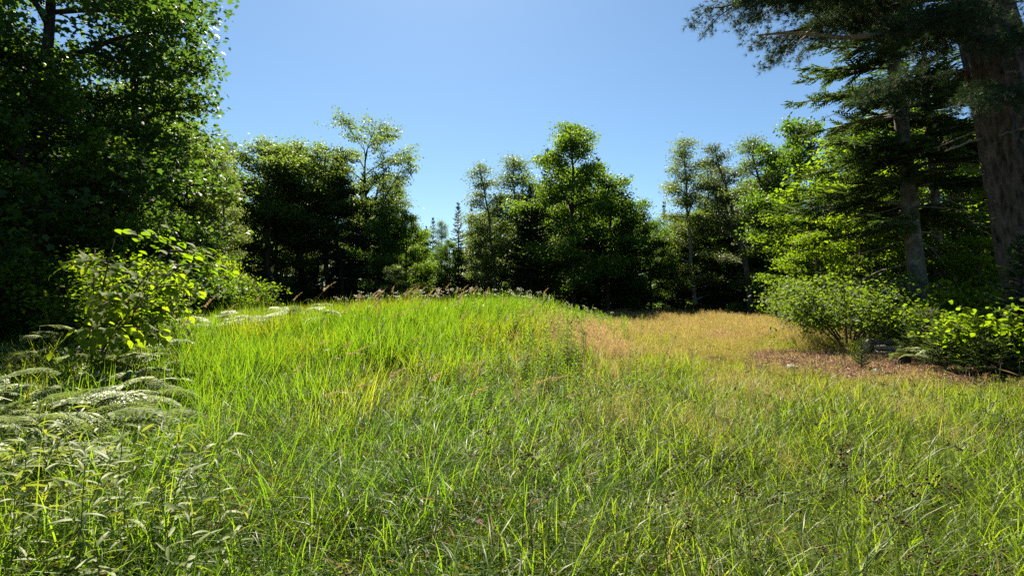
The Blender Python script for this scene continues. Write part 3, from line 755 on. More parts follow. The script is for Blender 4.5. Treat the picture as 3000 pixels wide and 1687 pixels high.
def build_shrub(seed, n_stem, H, spread, leaf_n, leaf_s, leaf, shape='ovate', clump=.2, r0=.022):
    r = np.random.default_rng(seed)
    stems = []; C = []
    for i in range(n_stem):
        az = i * 2.4 + r.normal(0, .4); sp = spread * r.uniform(.35, 1.0); hh = H * r.uniform(.75, 1.05) * (1.05 - .35 * sp / spread)
        s = np.linspace(0, 1, 8); h = np.array([math.cos(az), math.sin(az), 0])
        pts = np.outer(.10 + sp * s ** 1.25, h) + np.outer(hh * (s * 1.15 - .15 * s ** 3), [0, 0, 1]); pts[1:] += np.cumsum(r.normal(0, .02, (7, 3)), 0)
        bm = MB(); add_tube(bm, pts, r0 * (1 - s) + .006, 6)
        for k in range(9):
            s0 = r.uniform(.28, .98); b = np.array([np.interp(s0, s, pts[:, q]) for q in range(3)])
            d = nrm(h * .4 + r.normal(0, .6, 3) + [0, 0, .35]); L = r.uniform(.25, .7) * (spread * .5 + .2)
            q = np.linspace(0, 1, 4); tp = b + np.outer(q * L, d) + np.outer(-.15 * L * q ** 2, [0, 0, 1])
            add_tube(bm, tp, .006 * (1 - q) + .003, 3, cap=False)
            for qq in (.4, .7, 1): C.append(b + d * L * qq - np.array([0, 0, .15 * L * qq * qq]))
        stems.append(bm.mesh('stem', M['twig'], True))
    C = np.array(C); ci = r.integers(len(C), size=leaf_n)
    P = C[ci] + r.normal(0, clump, (leaf_n, 3)) * [1, 1, .7]; P[:, 2] = np.maximum(P[:, 2], .05)
    D = r.normal(0, 1, (leaf_n, 3)); D[:, 2] *= .5
    fm = MB(); add_leaves(fm, P, D, np.array([0, 0, .8]) + r.normal(0, .55, (leaf_n, 3)), leaf_s * r.uniform(.6, 1.25, leaf_n), shape)
    return stems, fm.mesh('foliage', leaf)
def plant_shrub(sh, name, x, y, scl, rz, label, cat='shrub', group=None):
    e = empty(name, (x, y, float(gh(x, y)) - .03), rz, scl if isinstance(scl, tuple) else (scl,) * 3, label, cat, group)
    for s in sh[0]: obj('stem', s, e)
    f = obj('foliage', sh[1], e); f['kind'] = 'stuff'
    return e
sh_big = build_shrub(71, 13, 2.35, 2.1, 7200, .088, M['shrub'], clump=.20)
x, y = at(848, 14.4); plant_shrub(sh_big, 'multi_stem_shrub', x, y, (1.0, 1.0, 1.0), 0, 'large multi-stemmed shrub with small pale leaves behind the bare patch')
x, y = at(818, 18.4); plant_shrub(sh_big, 'multi_stem_shrub', x, y, (.85, .85, .95), 1.9, 'rounded shrub left of the large multi-stemmed shrub')
x, y = at(880, 16.2); plant_shrub(sh_big, 'multi_stem_shrub', x, y, (.85, .85, 1.0), 3.4, 'shrub standing directly behind the log pile')
sh_left = build_shrub(72, 9, 2.6, 1.1, 5200, .075, M['lime'], clump=.17)
x, y = at(236, 17.6); plant_shrub(sh_left, 'willow_shrub', x, y, (1.0, 1.0, .80), .6, 'bright upright willow shrub before the left end of the far tree line')
x, y = at(212, 18.4); plant_shrub(sh_left, 'willow_shrub', x, y, (.95, .95, 1.2), 2.6, 'taller duller willow shrub just left of the bright willow shrub')
sh_lime = build_shrub(74, 8, 1.5, .9, 2400, .10, M['lime'], clump=.18)
for (px, d, s, lb) in ((935, 13.4, 1.1, 'yellow-green low bush right behind the young conifers'), (975, 13.0, 1.25, 'yellow-green low bush left of the foot of the giant pine'), (905, 15.6, 1.2, 'yellow-green low bush left of the foot of the grey spruce trunk'), (1010, 12.6, 1.5, 'yellow-green bush partly hidden by the giant pine'), (1002, 9.9, 1.1, 'yellow-green bush in front of the foot of the giant pine'), (955, 11.9, 1.0, 'yellow-green low bush between the young conifers')):
    x, y = at(px, d); plant_shrub(sh_lime, 'low_bush', x, y, s, px * .1, lb, 'bush')
x, y = at(122, 10.2); plant_shrub(sh_left, 'leafy_shrub', x, y, (1.0, 1.0, .88), 1.2, 'leafy green bush just behind the lime-leaved shrub')
x, y = at(95, 11.4); plant_shrub(sh_left, 'leafy_shrub', x, y, (1.1, 1.1, .95), 3.3, 'dimmer leafy bush farther behind the lime-leaved shrub')
sh_small = build_shrub(73, 8, 1.3, .85, 2600, .08, M['shrub'], clump=.15)
for (px, d, s, lb) in ((120, 13.5, 1.1, 'dim low bush below the bright lime leaves at the left'), (172, 16.5, 1.0, 'dim low bush right of the lime-leaved shrub in the left shade'),
                       (745, 31, .9, 'small bush standing alone before the dark wood, right of centre'), (960, 12.8, 1.2, 'leafy bush between the spruce trunks and the giant pine'),
                       (1000, 10.6, .9, 'leafy bush at the foot of the giant pine'), (925, 14.6, .9, 'leafy bush right of the grey spruce trunk'), (60, 15, 1.2, 'dim bush on the shaded floor at the left edge')):
    x, y = at(px, d); plant_shrub(sh_small, 'low_bush', x, y, s, px * .1, lb, 'bush')

# small conifers at the bare patch
sprucelet = build_conifer(81, 1.0, .42, .12, .016, M['spruce'], M['twig'], whorls=8, droop=.05, el=.35, dens=.05, sw=.012, prof=.7, twl=.4)
def small_conifer(px, d, h, lb, wd=1, rz=0):
    x, y = at(px, d); plant_tree(sprucelet, 'spruce_seedling', x, y, h, rz, lb, 'seedling', None, wd, .01)
small_conifer(861, 10.6, .62, 'thin little conifer seedling standing in the bare patch', .7)
small_conifer(928, 11.6, 1.15, 'young green conifer in front of the grey spruce trunk', 1.3, 1)
small_conifer(945, 10.4, .8, 'young conifer below the giant pine, nearer than its neighbour', 1.5, 2)
x, y = at(1022, 9.9); plant_tree(fir_low, 'fir_sapling', x, y, 2.7, 1.0, 'young dark fir standing in front of the giant pine trunk')
small_conifer(985, 9.6, .75, 'young shaded conifer at the right edge under the giant pine', 1.6, 3)

# ------------------------------------------------------------------ log pile, sticks, stones on the bare patch
def beam(name, px0, d0, z0, px1, d1, z1, w, h, label, cat, seed, mat='oldbeam'):
    r = np.random.default_rng(seed)
    a = np.array([*at(px0, d0), 0]); b = np.array([*at(px1, d1), 0])
    a[2] = float(gh(a[0], a[1])) + z0; b[2] = float(gh(b[0], b[1])) + z1
    c = (a + b) / 2; dv = b - a; L = np.linalg.norm(dv); dv /= L
    n = 12; s = np.linspace(-.5, .5, n)
    ang = np.arange(10) / 10 * 2 * PI
    sup = lambda t: np.sign(t) * np.abs(t) ** .6
    sec = np.stack([sup(np.cos(ang)) * w / 2, sup(np.sin(ang)) * h / 2], -1)
    V = []
    for i in range(n):
        f = 1 + r.normal(0, .07, (10, 1))
        V.append(np.concatenate([np.full((10, 1), s[i] * L + (r.normal(0, .025) if i in (0, n - 1) else 0)), sec * f + r.normal(0, .006, (1, 2))], 1))
    V = np.array(V).reshape(-1, 3)
    i = np.arange(n - 1)[:, None] * 10; j = np.arange(10)[None]
    Q = np.stack([i + j, i + (j + 1) % 10, i + 10 + (j + 1) % 10, i + 10 + j], -1).reshape(-1, 4)
    V = np.concatenate([V, [[-.5 * L - .01, 0, 0], [.5 * L + .01, 0, 0]]])
    T = [(n * 10, (q + 1) % 10, q) for q in range(10)] + [(n * 10 + 1, (n - 1) * 10 + q, (n - 1) * 10 + (q + 1) % 10) for q in range(10)]
    mb = MB(); mb.add(V, tris=T, quads=Q)
    o = obj(name, mb.mesh(name, M[mat]), None, c)
    o.rotation_euler = Vector(dv).to_track_quat('X', 'Z').to_euler()
    return tag(o, label, cat)
beam('weathered_beam', 868, 14.0, .10, 900, 13.6, .10, .26, .20, 'grey weathered beam at the bottom back of the log pile', 'beam', 1)
beam('weathered_beam', 866, 13.9, .29, 899, 13.7, .29, .24, .18, 'grey weathered beam on top of the log pile', 'beam', 2)
beam('weathered_beam', 873, 13.3, .07, 903, 12.9, .07, .20, .13, 'grooved pale plank lying at the front foot of the log pile', 'beam', 3)
beam('weathered_beam', 874, 13.35, .20, 903, 12.95, .20, .18, .12, 'grooved pale plank resting on the front plank of the log pile', 'beam', 4)
beam('weathered_beam', 880, 14.5, .42, 908, 14.2, .30, .2, .16, 'rotten brown beam sloping down at the back of the log pile', 'beam', 5)
beam('short_post', 866, 13.6, .18, 867, 13.4, .18, .14, .34, 'upright stub at the left end of the log pile', 'post', 6)
def stick(px0, d0, px1, d1, rad, label, seed):
    r = np.random.default_rng(seed)
    a = np.array([*at(px0, d0), 0]); b = np.array([*at(px1, d1), 0])
    s = np.linspace(0, 1, 7); p = a + np.outer(s, b - a); p[:, 2] = gh(p[:, 0], p[:, 1]) + rad * 1.1
    p[1:-1] += r.normal(0, .02, (5, 3)) * [1, 1, .4]
    c = p[3].copy()
    mb = MB(); add_tube(mb, p - c, rad * (1.1 - .5 * s), 6)
    tag(obj('fallen_stick', mb.mesh('fallen_stick', M['deadwood'], True), None, c), label, 'stick')
stick(882, 12.4, 902, 11.6, .035, 'dark fallen stick in front of the log pile, sloping right', 1)
stick(835, 11.6, 858, 11.5, .028, 'pale fallen stick left of the conifer seedling', 2)
stick(800, 12.6, 828, 12.2, .015, 'thin dark stick at the left of the bare patch', 3)
stick(862, 10.2, 876, 9.4, .012, 'thin stick crossing the bare patch below the seedling', 4)
stick(888, 10.8, 902, 9.8, .014, 'thin pale stick at the right front of the bare patch', 5)
stick(826, 10.3, 846, 10.6, .013, 'thin stick at the front edge of the bare patch', 6)
def stone(px, d, s, label, seed, nm='stone'):
    r = np.random.default_rng(seed)
    import bmesh
    bm = bmesh.new(); bmesh.ops.create_icosphere(bm, subdivisions=2, radius=1)
    q = r.normal(0, 1, (5, 3))
    for v in bm.verts:
        c = np.array(v.co); f = 1 + .12 * sum(math.sin(c @ w * 1.6 + i) for i, w in enumerate(q)) / 2
        v.co = Vector(c * f * s) * 1; v.co.z *= .6
    me = bpy.data.meshes.new(nm); bm.to_mesh(me); bm.free(); me.materials.append(M['stone'])
    x, y = at(px, d); tag(obj(nm, me, None, (x, y, float(gh(x, y)) + s * .35), (0, 0, r.uniform(0, 6))), label, 'stone')
stone(876, 10.2, .10, 'pale flat stone on the bare patch right of the seedling', 1)
stone(792, 10.6, .13, 'greyish stone at the left front of the bare patch', 2)
stone(843, 14.0, .13, 'white stone at the foot of the multi-stemmed shrub', 3)
stone(820, 9.6, .07, 'small pale stone in the dry grass before the bare patch', 4)
beam('tree_stump', 904, 11.3, .12, 905.2, 11.25, .12, .2, .24, 'small brown rotten stump at the right of the bare patch', 'stump', 9, 'bark_dark')

# ------------------------------------------------------------------ ferns
def frond_mesh(seed, L=.85):
    r = np.random.default_rng(seed)
    n = 17
    s = np.linspace(0, 1, 12)
    rp = np.stack([L * (s - .06 * s ** 3), 0 * s, L * (.16 * s - .52 * s ** 2.4)], -1)
    mb = MB(); add_tube(mb, rp, .0045 * (1 - s) + .0015, 3, cap=False, a=.9)
    P, D, N, S = [], [], [], []
    for i in range(n):
        q = .22 + .78 * i / (n - 1)
        b = np.array([np.interp(q, s, rp[:, z]) for z in range(3)])
        fd = nrm(np.array([1, 0, .10 - .75 * q ** 1.2]))
        pl = L * .40 * (1 - ((q - .22) / .78) ** 1.1) ** .9 * r.uniform(.9, 1.1) + .015
        for sg in (-1, 1):
            pd = nrm(fd * .45 + np.array([0, sg, -.10 + r.normal(0, .06)]))
            k = max(2, int(pl / .026))
            for j in range(k):
                u = (j + .6) / k
                pp = b + pd * pl * u - np.array([0, 0, .10 * pl * u * u])
                for s2 in (-1, 1):
                    P.append(pp); D.append(nrm(pd * .55 + nrm(np.cross([0, 0, 1.], pd)) * s2)); N.append([r.normal(0, .26), r.normal(0, .26), 1]); S.append((.066 * (1 - u) ** .6 + .016) * (L / .8))
            P.append(b + pd * pl * .9); D.append(pd); N.append([0, 0, 1]); S.append(.03)
    P, D, N, S = map(np.array, (P, D, N, S))
    lv, lt = SHAPES['far']
    add_leaves(mb, P, D, N, S, 'far', a=r.uniform(0, 1, len(P)) * .6 + .2)
    return mb.mesh('frond', M['fern'])
fronds = [frond_mesh(101, .56), frond_mesh(102, .66), frond_mesh(103, .46), frond_mesh(104, .60), frond_mesh(105, .50)]
stm = MB(); s_ = np.linspace(0, 1, 5); add_tube(stm, np.stack([0 * s_, 0 * s_, s_], -1), .006 * (1 - .5 * s_), 4); fstem = stm.mesh('stem', M['stemgreen'], True)
rfe = np.random.default_rng(91)
def fern(x, y, h, nf, label, group, scale=1.0):
    e = empty('bracken_fern', (x, y, float(gh(x, y))), rfe.uniform(0, 6.28), (1, 1, 1), label, 'fern', group)
    obj('stem', fstem, e, (0, 0, 0), (0, 0, 0), (1, 1, h))
    a0 = rfe.uniform(0, 6.28)
    for k in range(nf):
        sc = scale * rfe.uniform(.75, 1.2)
        obj('frond', fronds[int(rfe.integers(5))], e, (0, 0, h * rfe.uniform(.45, 1.0)), (rfe.normal(0, .2), -rfe.uniform(-.1, .42), a0 + (k - nf / 2) * .75 + rfe.normal(0, .5)), (sc, sc, sc))
fp = []
k = 0
while len(fp) < 125 and k < 5000:
    k += 1
    d = 4.2 + 8.5 * rfe.uniform() ** 1.3
    px = rfe.uniform(-60, np.interp(d, [4, 6, 8, 12], [85, 150, 182, 178]))
    x, y = at(px, d)
    if any((x - a) ** 2 + (y - b) ** 2 < .36 ** 2 for a, b in fp): continue
    fp.append((x, y))
    fern(x, y, rfe.uniform(.24, .56), int(rfe.integers(3, 6)), 'silvery sunlit bracken fern in the mass of ferns below the dark maples', 'bracken ferns below the dark maples')
k = 0; fq = []
while len(fq) < 34 and k < 3000:
    k += 1
    d = rfe.uniform(11.5, 17.5); px = rfe.uniform(195, 325)
    x, y = at(px, d)
    if any((x - a) ** 2 + (y - b) ** 2 < .6 ** 2 for a, b in fq): continue
    fq.append((x, y))
    fern(x, y, rfe.uniform(.45, .65), 5, 'sunlit fern on the left shoulder of the mound', 'ferns on the left shoulder of the mound')
for (px, d, lb) in ((905, 11.4, 'pale green fern at the right rim of the bare patch beside the stump'), (917, 10.7, 'pale yellow-green fern in front of the young conifers, nearer than the stump'), (911, 12.6, 'small pale fern behind the stump, right of the log pile')):
    x, y = at(px, d); fern(x, y, .40, 5, lb, None, .8)
x, y = at(40, 8.2); fern(x, y, .95, 5, 'upright backlit green fern sticking up before the dark left wood', None, .8)

# ------------------------------------------------------------------ meadow: clump shapes
def clump(seed, n, hmin, hmax, w, mat, rad=.10, bend=(.2, .8), wind=.25, segs=4, flop=.0):
    r = np.random.default_rng(seed)
    mb = MB()
    s = np.linspace(0, 1, segs + 1)
    for i in range(n):
        p0 = np.array([r.normal(0, rad), r.normal(0, rad), -.02]); L = r.uniform(hmin, hmax); az = r.uniform(0, 6.28)
        bd = r.uniform(*bend) * (1.6 if r.uniform() < flop else 1)
        h = np.array([math.cos(az) + wind * 2, math.sin(az), 0]); h /= max(.4, np.linalg.norm(h))
        th = .12 + bd * s ** 1.3 * 1.5
        dx = np.concatenate([[0], np.cumsum(np.sin(th[1:]) * L / segs)]); dz = np.concatenate([[0], np.cumsum(np.cos(th[1:]) * L / segs)])
        c = p0 + np.outer(dx, h) + np.outer(dz, [0, 0, 1])
        tw = r.uniform(-.6, .6); sd0 = np.array([-h[1], h[0], 0]); sd = sd0 * math.cos(tw) + h * math.sin(tw)
        ww = w * r.uniform(.6, 1.3) * (1 - s ** 2.2 * .97) * np.minimum(1, .5 + s * 2)
        V = np.concatenate([c - np.outer(ww / 2, sd), c + np.outer(ww / 2, sd)])
        m_ = segs + 1
        Q = [(k, k + 1, m_ + k + 1, m_ + k) for k in range(segs)]
        mb.add(V, quads=Q, a=r.uniform(0, 1))
    return mb.mesh('clump', mat)
def panicle_clump(seed, n, hmin, hmax, w, spread, plume_n, mat, rad=.12, hair=.035):
    r = np.random.default_rng(seed); mb = MB()
    for i in range(n):
        p0 = np.array([r.normal(0, rad), r.normal(0, rad), 0]); L = r.uniform(hmin, hmax); h = r.normal(0, .14, 2) + [.08, 0]
        q = np.linspace(0, 1, 4); c = p0 + np.stack([h[0] * L * q ** 2, h[1] * L * q ** 2, L * q], -1)
        sd = nrm(np.array([r.normal(), r.normal(), 0])); v_ = r.uniform(0, 1)
        V = np.concatenate([c - sd * w / 2, c + sd * w / 2]); mb.add(V, quads=[(k, k + 1, 4 + k + 1, 4 + k) for k in range(3)], a=v_)
        u = r.uniform(.62, 1.0, plume_n)
        base = np.stack([np.interp(u, q, c[:, z]) for z in range(3)], -1)
        off = r.normal(0, 1, (plume_n, 3)) * (spread * (1.1 - u) / .45)[:, None] * np.array([1, 1, .4])
        P = base + off; D = nrm(off + [0, 0, .05] + r.normal(0, .01, (plume_n, 3))); sd2 = nrm(np.cross(D, r.normal(0, 1, (plume_n, 3))))
        V = np.stack([P - sd2 * w * .8, P + sd2 * w * .8, P + D * hair], 1).reshape(-1, 3)
        mb.add(V, tris=np.arange(len(V)).reshape(-1, 3), a=v_)
    return mb.mesh('clump', mat)
def herb_clump(seed, n, H, leaf_s, mat, rad=.12, shape='far'):
    r = np.random.default_rng(seed); mb = MB()
    P = np.stack([r.normal(0, rad, n), r.normal(0, rad, n), H * r.uniform(.05, 1, n) ** .8], -1)
    D = r.normal(0, 1, (n, 3)); D[:, 2] = np.abs(D[:, 2]) * .4
    add_leaves(mb, P, D, np.array([0, 0, .9]) + r.normal(0, .5, (n, 3)), leaf_s * r.uniform(.5, 1.3, n), shape)
    return mb.mesh('clump', mat)

def scatter(name, label, cat, pts, rz, tilt, scl, idx, tint, protos):
    """one object of uncountable plants: geometry nodes put a clump on every point"""
    n = len(pts)
    me = bpy.data.meshes.new(name)
    me.vertices.add(n); me.vertices.foreach_set('co', np.asarray(pts, np.float32).ravel())
    def fa(nm, typ, val, key='value'):
        a = me.attributes.new(nm, typ, 'POINT'); a.data.foreach_set(key, val)
    rot = np.stack([tilt * np.cos(rz * 3.1), tilt * np.sin(rz * 3.1), rz], -1).astype(np.float32)
    fa('rot', 'FLOAT_VECTOR', rot.ravel(), 'vector')
    fa('scl', 'FLOAT', np.asarray(scl, np.float32)); fa('idx', 'INT', np.asarray(idx, np.int32)); fa('tint', 'FLOAT', np.asarray(tint, np.float32))
    me.update()
    ng = bpy.data.node_groups.new(name, 'GeometryNodeTree')
    ng.interface.new_socket('Geometry', in_out='INPUT', socket_type='NodeSocketGeometry')
    ng.interface.new_socket('Geometry', in_out='OUTPUT', socket_type='NodeSocketGeometry')
    N, L = ng.nodes, ng.links
    gi, go = N.new('NodeGroupInput'), N.new('NodeGroupOutput')
    def na(nm, ty):
        a = N.new('GeometryNodeInputNamedAttribute'); a.data_type = ty; a.inputs['Name'].default_value = nm; return a.outputs['Attribute']
    er = N.new('FunctionNodeEulerToRotation')
    L.new(na('rot', 'FLOAT_VECTOR'), er.inputs[0])
    jg = N.new('GeometryNodeJoinGeometry'); ia = na('idx', 'INT'); sa = na('scl', 'FLOAT')
    for i, p in enumerate(protos):
        oi = N.new('GeometryNodeObjectInfo'); oi.inputs['Object'].default_value = bpy.data.objects.new('clump', p)
        oi.inputs['As Instance'].default_value = False
        g2 = N.new('GeometryNodeGeometryToInstance'); L.new(oi.outputs['Geometry'], g2.inputs[0])
        cp = N.new('FunctionNodeCompare'); cp.data_type = 'INT'; cp.operation = 'EQUAL'
        ci_ = [q for q in cp.inputs if q.type == 'INT']; L.new(ia, ci_[0]); ci_[1].default_value = i
        ip = N.new('GeometryNodeInstanceOnPoints')
        L.new(gi.outputs[0], ip.inputs['Points']); L.new(cp.outputs[0], ip.inputs['Selection']); L.new(g2.outputs[0], ip.inputs['Instance'])
        L.new(er.outputs[0], ip.inputs['Rotation']); L.new(sa, ip.inputs['Scale'])
        L.new(ip.outputs[0], jg.inputs[0])
    L.new(jg.outputs[0], go.inputs[0])
    o = obj(name, me); md = o.modifiers.new('scatter', 'NODES'); md.node_group = ng
    tag(o, label, cat, kind='stuff')
    return o

rg = np.random.default_rng(303)
def sample(bands, xl=1.22, extra=2.2):
    """points over the clearing; (y0, y1, per square metre)"""
    out = []
    for (y0, y1, dn) in bands:
        w = 2 * (xl * y1 + extra); n = int(w * (y1 - y0) * dn)
        x = rg.uniform(-w / 2, w / 2, n); y = rg.uniform(y0, y1, n)
        k = np.abs(x) < xl * np.maximum(y, 0) + extra
        out.append(np.stack([x[k], y[k]], -1))
    return np.concatenate(out)
def forest_edge(x, y):
    px = 512 + x / np.maximum(y, .1) * F
    return np.interp(px, EDX, EDD)
def edge_x(y):                                     # right border of the tall green grass
    return np.interp(y, [-3, 2, 5, 8, 10, 12, 14, 17, 20, 24, 30], [.3, .3, .4, .55, .62, 1.0, 1.9, 3.1, 3.4, 3.0, 2.0])
def green_amt(x, y):
    return sstep(.75, -.75, x - edge_x(y) - .55 * wnoise(x, y, 2.4, 4) - .35 * wnoise(x, y, .8, 22))
def tan_amt(x, y):
    t = sstep(7.5, 13, y + .75 * np.maximum(x - 2.5, 0) + 1.6 * wnoise(x, y, 4.0, 9) + 1.2 * wnoise(x, y, 1.3, 19))
    t = t * np.clip(0.50 + .5 * wnoise(x, y, 3.1, 17), 0.15, 1)
    return t * (1 - green_amt(x, y))
def bare(x, y):
    return np.hypot((x - 8.0) / 2.65, (y - 11.2) / 2.6) + .16 * wnoise(x, y, 1.6, 20)
def fernzone(x, y):
    px = 512 + x / np.maximum(y, .3) * F
    return (px < np.interp(y, [3.4, 4, 6, 8, 12, 14], [-200, 80, 150, 185, 175, 150])) & (y > 3.4) & (y < 14)
def put(name, label, cat, xy, keep, hscale, tint, protos, tilt=.12, choose=None, rz=None):
    x, y = xy[:, 0], xy[:, 1]
    k = rg.uniform(0, 1, len(x)) < keep
    x, y = x[k], y[k]; n = len(x)
    hs = (hscale[k] if hasattr(hscale, '__len__') else np.full(n, hscale)) * rg.uniform(.72, 1.2, n)
    tn = tint[k] if hasattr(tint, '__len__') else np.full(n, tint)
    idx = choose(x, y, n) if choose else rg.integers(0, len(protos), n)
    rot = rg.uniform(-.9, .9, n) if rz == 'wind' else rg.uniform(0, 6.28, n)
    scatter(name, label, cat, np.stack([x, y, gh(x, y)], -1), rot, rg.normal(0, tilt, n), hs, idx, np.clip(tn, 0, 1), protos)
    return n

tall_near = [clump(201 + i, 17, .34, .95, .0098, M['grass'], .09, (.28, 1.25), .5, 5, .35) for i in range(5)]
tall_far = [clump(221 + i, 22, .45, .90, .014, M['grass'], .16, (.10, .70), .25, 3) for i in range(4)]
low_near = [clump(241 + i, 27, .16, .56, .0068, M['sedge'], .11, (.35, 1.7), .15, 5, .45) for i in range(5)]
low_near += [clump(246 + i, 27, .16, .56, .0068, M['grass'], .10, (.3, 1.4), .25, 5, .4) for i in range(4)]
low_far = [clump(261 + i, 28, .20, .46, .0085, M['sedge'], .16, (.1, .8), .08, 3) for i in range(4)]
pan_near = [panicle_clump(281 + i, 7, .38, .66, .0022, .045, 34, M['panicle'], .11, .03) for i in range(4)]
pan_far = [panicle_clump(291 + i, 9, .38, .66, .0055, .05, 20, M['panicle'], .17, .05) for i in range(4)]
herbs = [herb_clump(311 + i, 60, .26, .032, M['herb'], .13, 'far' if i % 2 else 'narrow') for i in range(4)]
def lod(nn, nf, y0=8.5):
    return lambda x, y, n: np.where(np.hypot(x, y) + rg.normal(0, .8, n) < y0, rg.integers(0, nn, n), nn + rg.integers(0, nf, n))

TOT = 0
# tall green grass of the mound and the left
xy = sample([(.9, 5, 85), (5, 9, 70), (9, 16, 42), (16, 27, 20), (27, 42, 9)])
x, y = xy[:, 0], xy[:, 1]
inside = y < forest_edge(x, y) + 1.5
g = green_amt(x, y) * inside
g = g * lerp(.42, 1., np.clip(.55 + .75 * wnoise(x, y, 1.1, 8), 0, 1) * sstep(1.2, 2.6, y) * .6 + .4 * sstep(4.5, 7.0, y)) * np.where(fernzone(x, y), .22, 1) * np.clip(.85 + .5 * wnoise(x, y, 1.3, 2), .2, 1) * lerp(np.clip(.62 + .8 * wnoise(x, y, .62, 28), .12, 1), 1, sstep(9, 14, y))
near_dark = sstep(4.2, 2.6, y) * sstep(-2.6, -1.2, x)       # thinner by the camera
hs = np.interp(y, [1, 3, 5, 9, 14, 20], [.62, .72, .82, .92, .86, .8]) * (1 + .16 * wnoise(x, y, 2.2, 6))
tt = .03 + .30 * sstep(.35, 1.0, wnoise(x, y, 3.5, 12)) + .45 * sstep(13, 18, y) * sstep(-1.0, -4.0, x)
TOT += put('tall_grass', 'tall fresh green grass bending right over the mound and the left meadow', 'grass', xy, g * (1 - .55 * near_dark), hs, tt, tall_near + tall_far, .14, lod(5, 4), 'wind')
# low yellow-green sedge turf everywhere
xy = sample([(.9, 4, 210), (4, 6, 150), (6, 9, 95), (9, 16, 38), (16, 27, 16), (27, 42, 9)])
x, y = xy[:, 0], xy[:, 1]
inside = y < forest_edge(x, y) + 1.0
kp = inside * lerp(.05, 1, sstep(.75, 1.3, bare(x, y))) * lerp(np.clip(.70 + .85 * wnoise(x, y, .55, 31), .15, 1), 1, sstep(9, 14, y)) * (1 - .62 * green_amt(x, y))  * np.where(fernzone(x, y), .4, 1)
tt = tan_amt(x, y) * .5 + .08 * (1 - green_amt(x, y)) + .08 * sstep(.2, 1.2, wnoise(x, y, 1.8, 25))
hs = (1.0 + .2 * wnoise(x, y, 1.9, 7) + .22 * wnoise(x, y, .55, 31)) * lerp(.5, 1.0, sstep(1.0, 2.2, np.hypot((x - 7.6) / 2.4, (y - 10.8) / 2.4)))
TOT += put('low_sedge_turf', 'low yellow-green sedge and grass turf on the right of the meadow', 'grass', xy, kp, hs, tt, low_near + low_far, .16, lambda x, y, n: np.where(np.hypot(x, y) + rg.normal(0, .8, n) < 8.5, np.where(rg.uniform(0, 1, n) < .12 + .6 * green_amt(x, y), rg.integers(5, 9, n), rg.integers(0, 5, n)), 9 + rg.integers(0, 4, n)))
# fine dry seeding grass
xy = sample([(1.6, 3.5, 30), (3.5, 6, 36), (6, 9, 44), (9, 16, 40), (16, 27, 22), (27, 42, 11)])
x, y = xy[:, 0], xy[:, 1]
inside = y < forest_edge(x, y) + .5
pink = 1 - sstep(.7, 1.15, np.hypot((x - 1.5) / 1.0, (y - 10.3) / 1.9))
olive = sstep(3, 6, y) * (1 - green_amt(x, y)) * np.clip(.16 + .4 * wnoise(x, y, 1.7, 14), .0, .6)
kp = inside * np.clip(np.maximum(np.maximum(tan_amt(x, y) * 1.25, pink), olive), 0, 1) * lerp(.06, 1, sstep(.75, 1.3, bare(x, y)))
tt = np.clip(.7 + .5 * wnoise(x, y, 2.7, 30), 0, 1) * (1 - pink)
hs = lerp(.42, 1.0, sstep(1.0, 2.2, np.hypot((x - 7.4) / 2.9, (y - 10.2) / 2.9))) * .9
TOT += put('dry_seeding_grass', 'fine tan seeding grass drying at the back of the meadow and around the bare patch', 'grass', xy, kp, hs * lerp(.75, 1., sstep(3, 8, y)), tt, pan_near + pan_far, .1, lod(4, 4, 9.5))
# small herbs at the bottom of it all
xy = sample([(.9, 5, 95), (5, 9, 40), (9, 14, 12)])
x, y = xy[:, 0], xy[:, 1]
kp = np.where(bare(x, y) < 1.05, .05, .7) * (1 - .35 * sstep(-.5, 1.5, x)) * (y < forest_edge(x, y) + .5)
TOT += put('low_herbs', 'small leafy herbs growing low among the grass', 'herbs', xy, kp, .9, 0, herbs, .1)
# matted dead stems under the living grass
xy = sample([(.9, 5, 46), (5, 9, 22), (9, 14, 8)])
x, y = xy[:, 0], xy[:, 1]
M['straw'] = leaf_mat('straw', [(0, (.10, .065, .03)), (.5, (.19, .135, .065)), (1, (.33, .26, .14))], .25, (1.2, 1.1, .8), .8, .1)
thatch = [herb_clump(361 + i, 30, .18, .20, M['straw'], .14, 'straw') for i in range(3)]
TOT += put('dead_thatch', 'matted dead straw lying under the living grass', 'thatch', xy, np.clip(.02 + .4 * wnoise(x, y, 1.4, 11), .0, .7) * (bare(x, y) > 1), 1.0, 0, thatch, .1)
# dead needles, bark chips and grass bits on the bare patch
nn = 2600
xy = np.stack([8.0 + rg.normal(0, 1.5, nn), 11.5 + rg.normal(0, 1.3, nn)], -1)
M['litter'] = leaf_mat('litter', [(0, (.16, .095, .055)), (.5, (.29, .185, .115)), (.85, (.38, .27, .18)), (1, (.48, .39, .28))], .1, (1, 1, 1), .9, .1)
litter = [herb_clump(351 + i, 26, .05, .07, M['litter'], .16, 'narrow') for i in range(3)]
TOT += put('forest_litter', 'dead needles and bark chips strewn over the bare brown patch', 'litter', xy, (bare(xy[:, 0], xy[:, 1]) < 1.25) * .8, 1.0, 0, litter, .05)
# plants on the shaded floor of the wood
nn = 5200
px = rg.uniform(-150, 1170, nn); d = np.interp(px, EDX, EDD) + rg.uniform(-2.5, 16, nn)
xy = np.stack([(px - 512) / F * d, d], -1)
under = [herb_clump(331 + i, 60, .75, .13, M['maple'], .30) for i in range(4)]
TOT += put('undergrowth', 'leafy undergrowth on the shaded floor of the wood', 'undergrowth', xy, np.full(nn, .9), 1.0, 0, under, .1)
print('clumps', TOT)

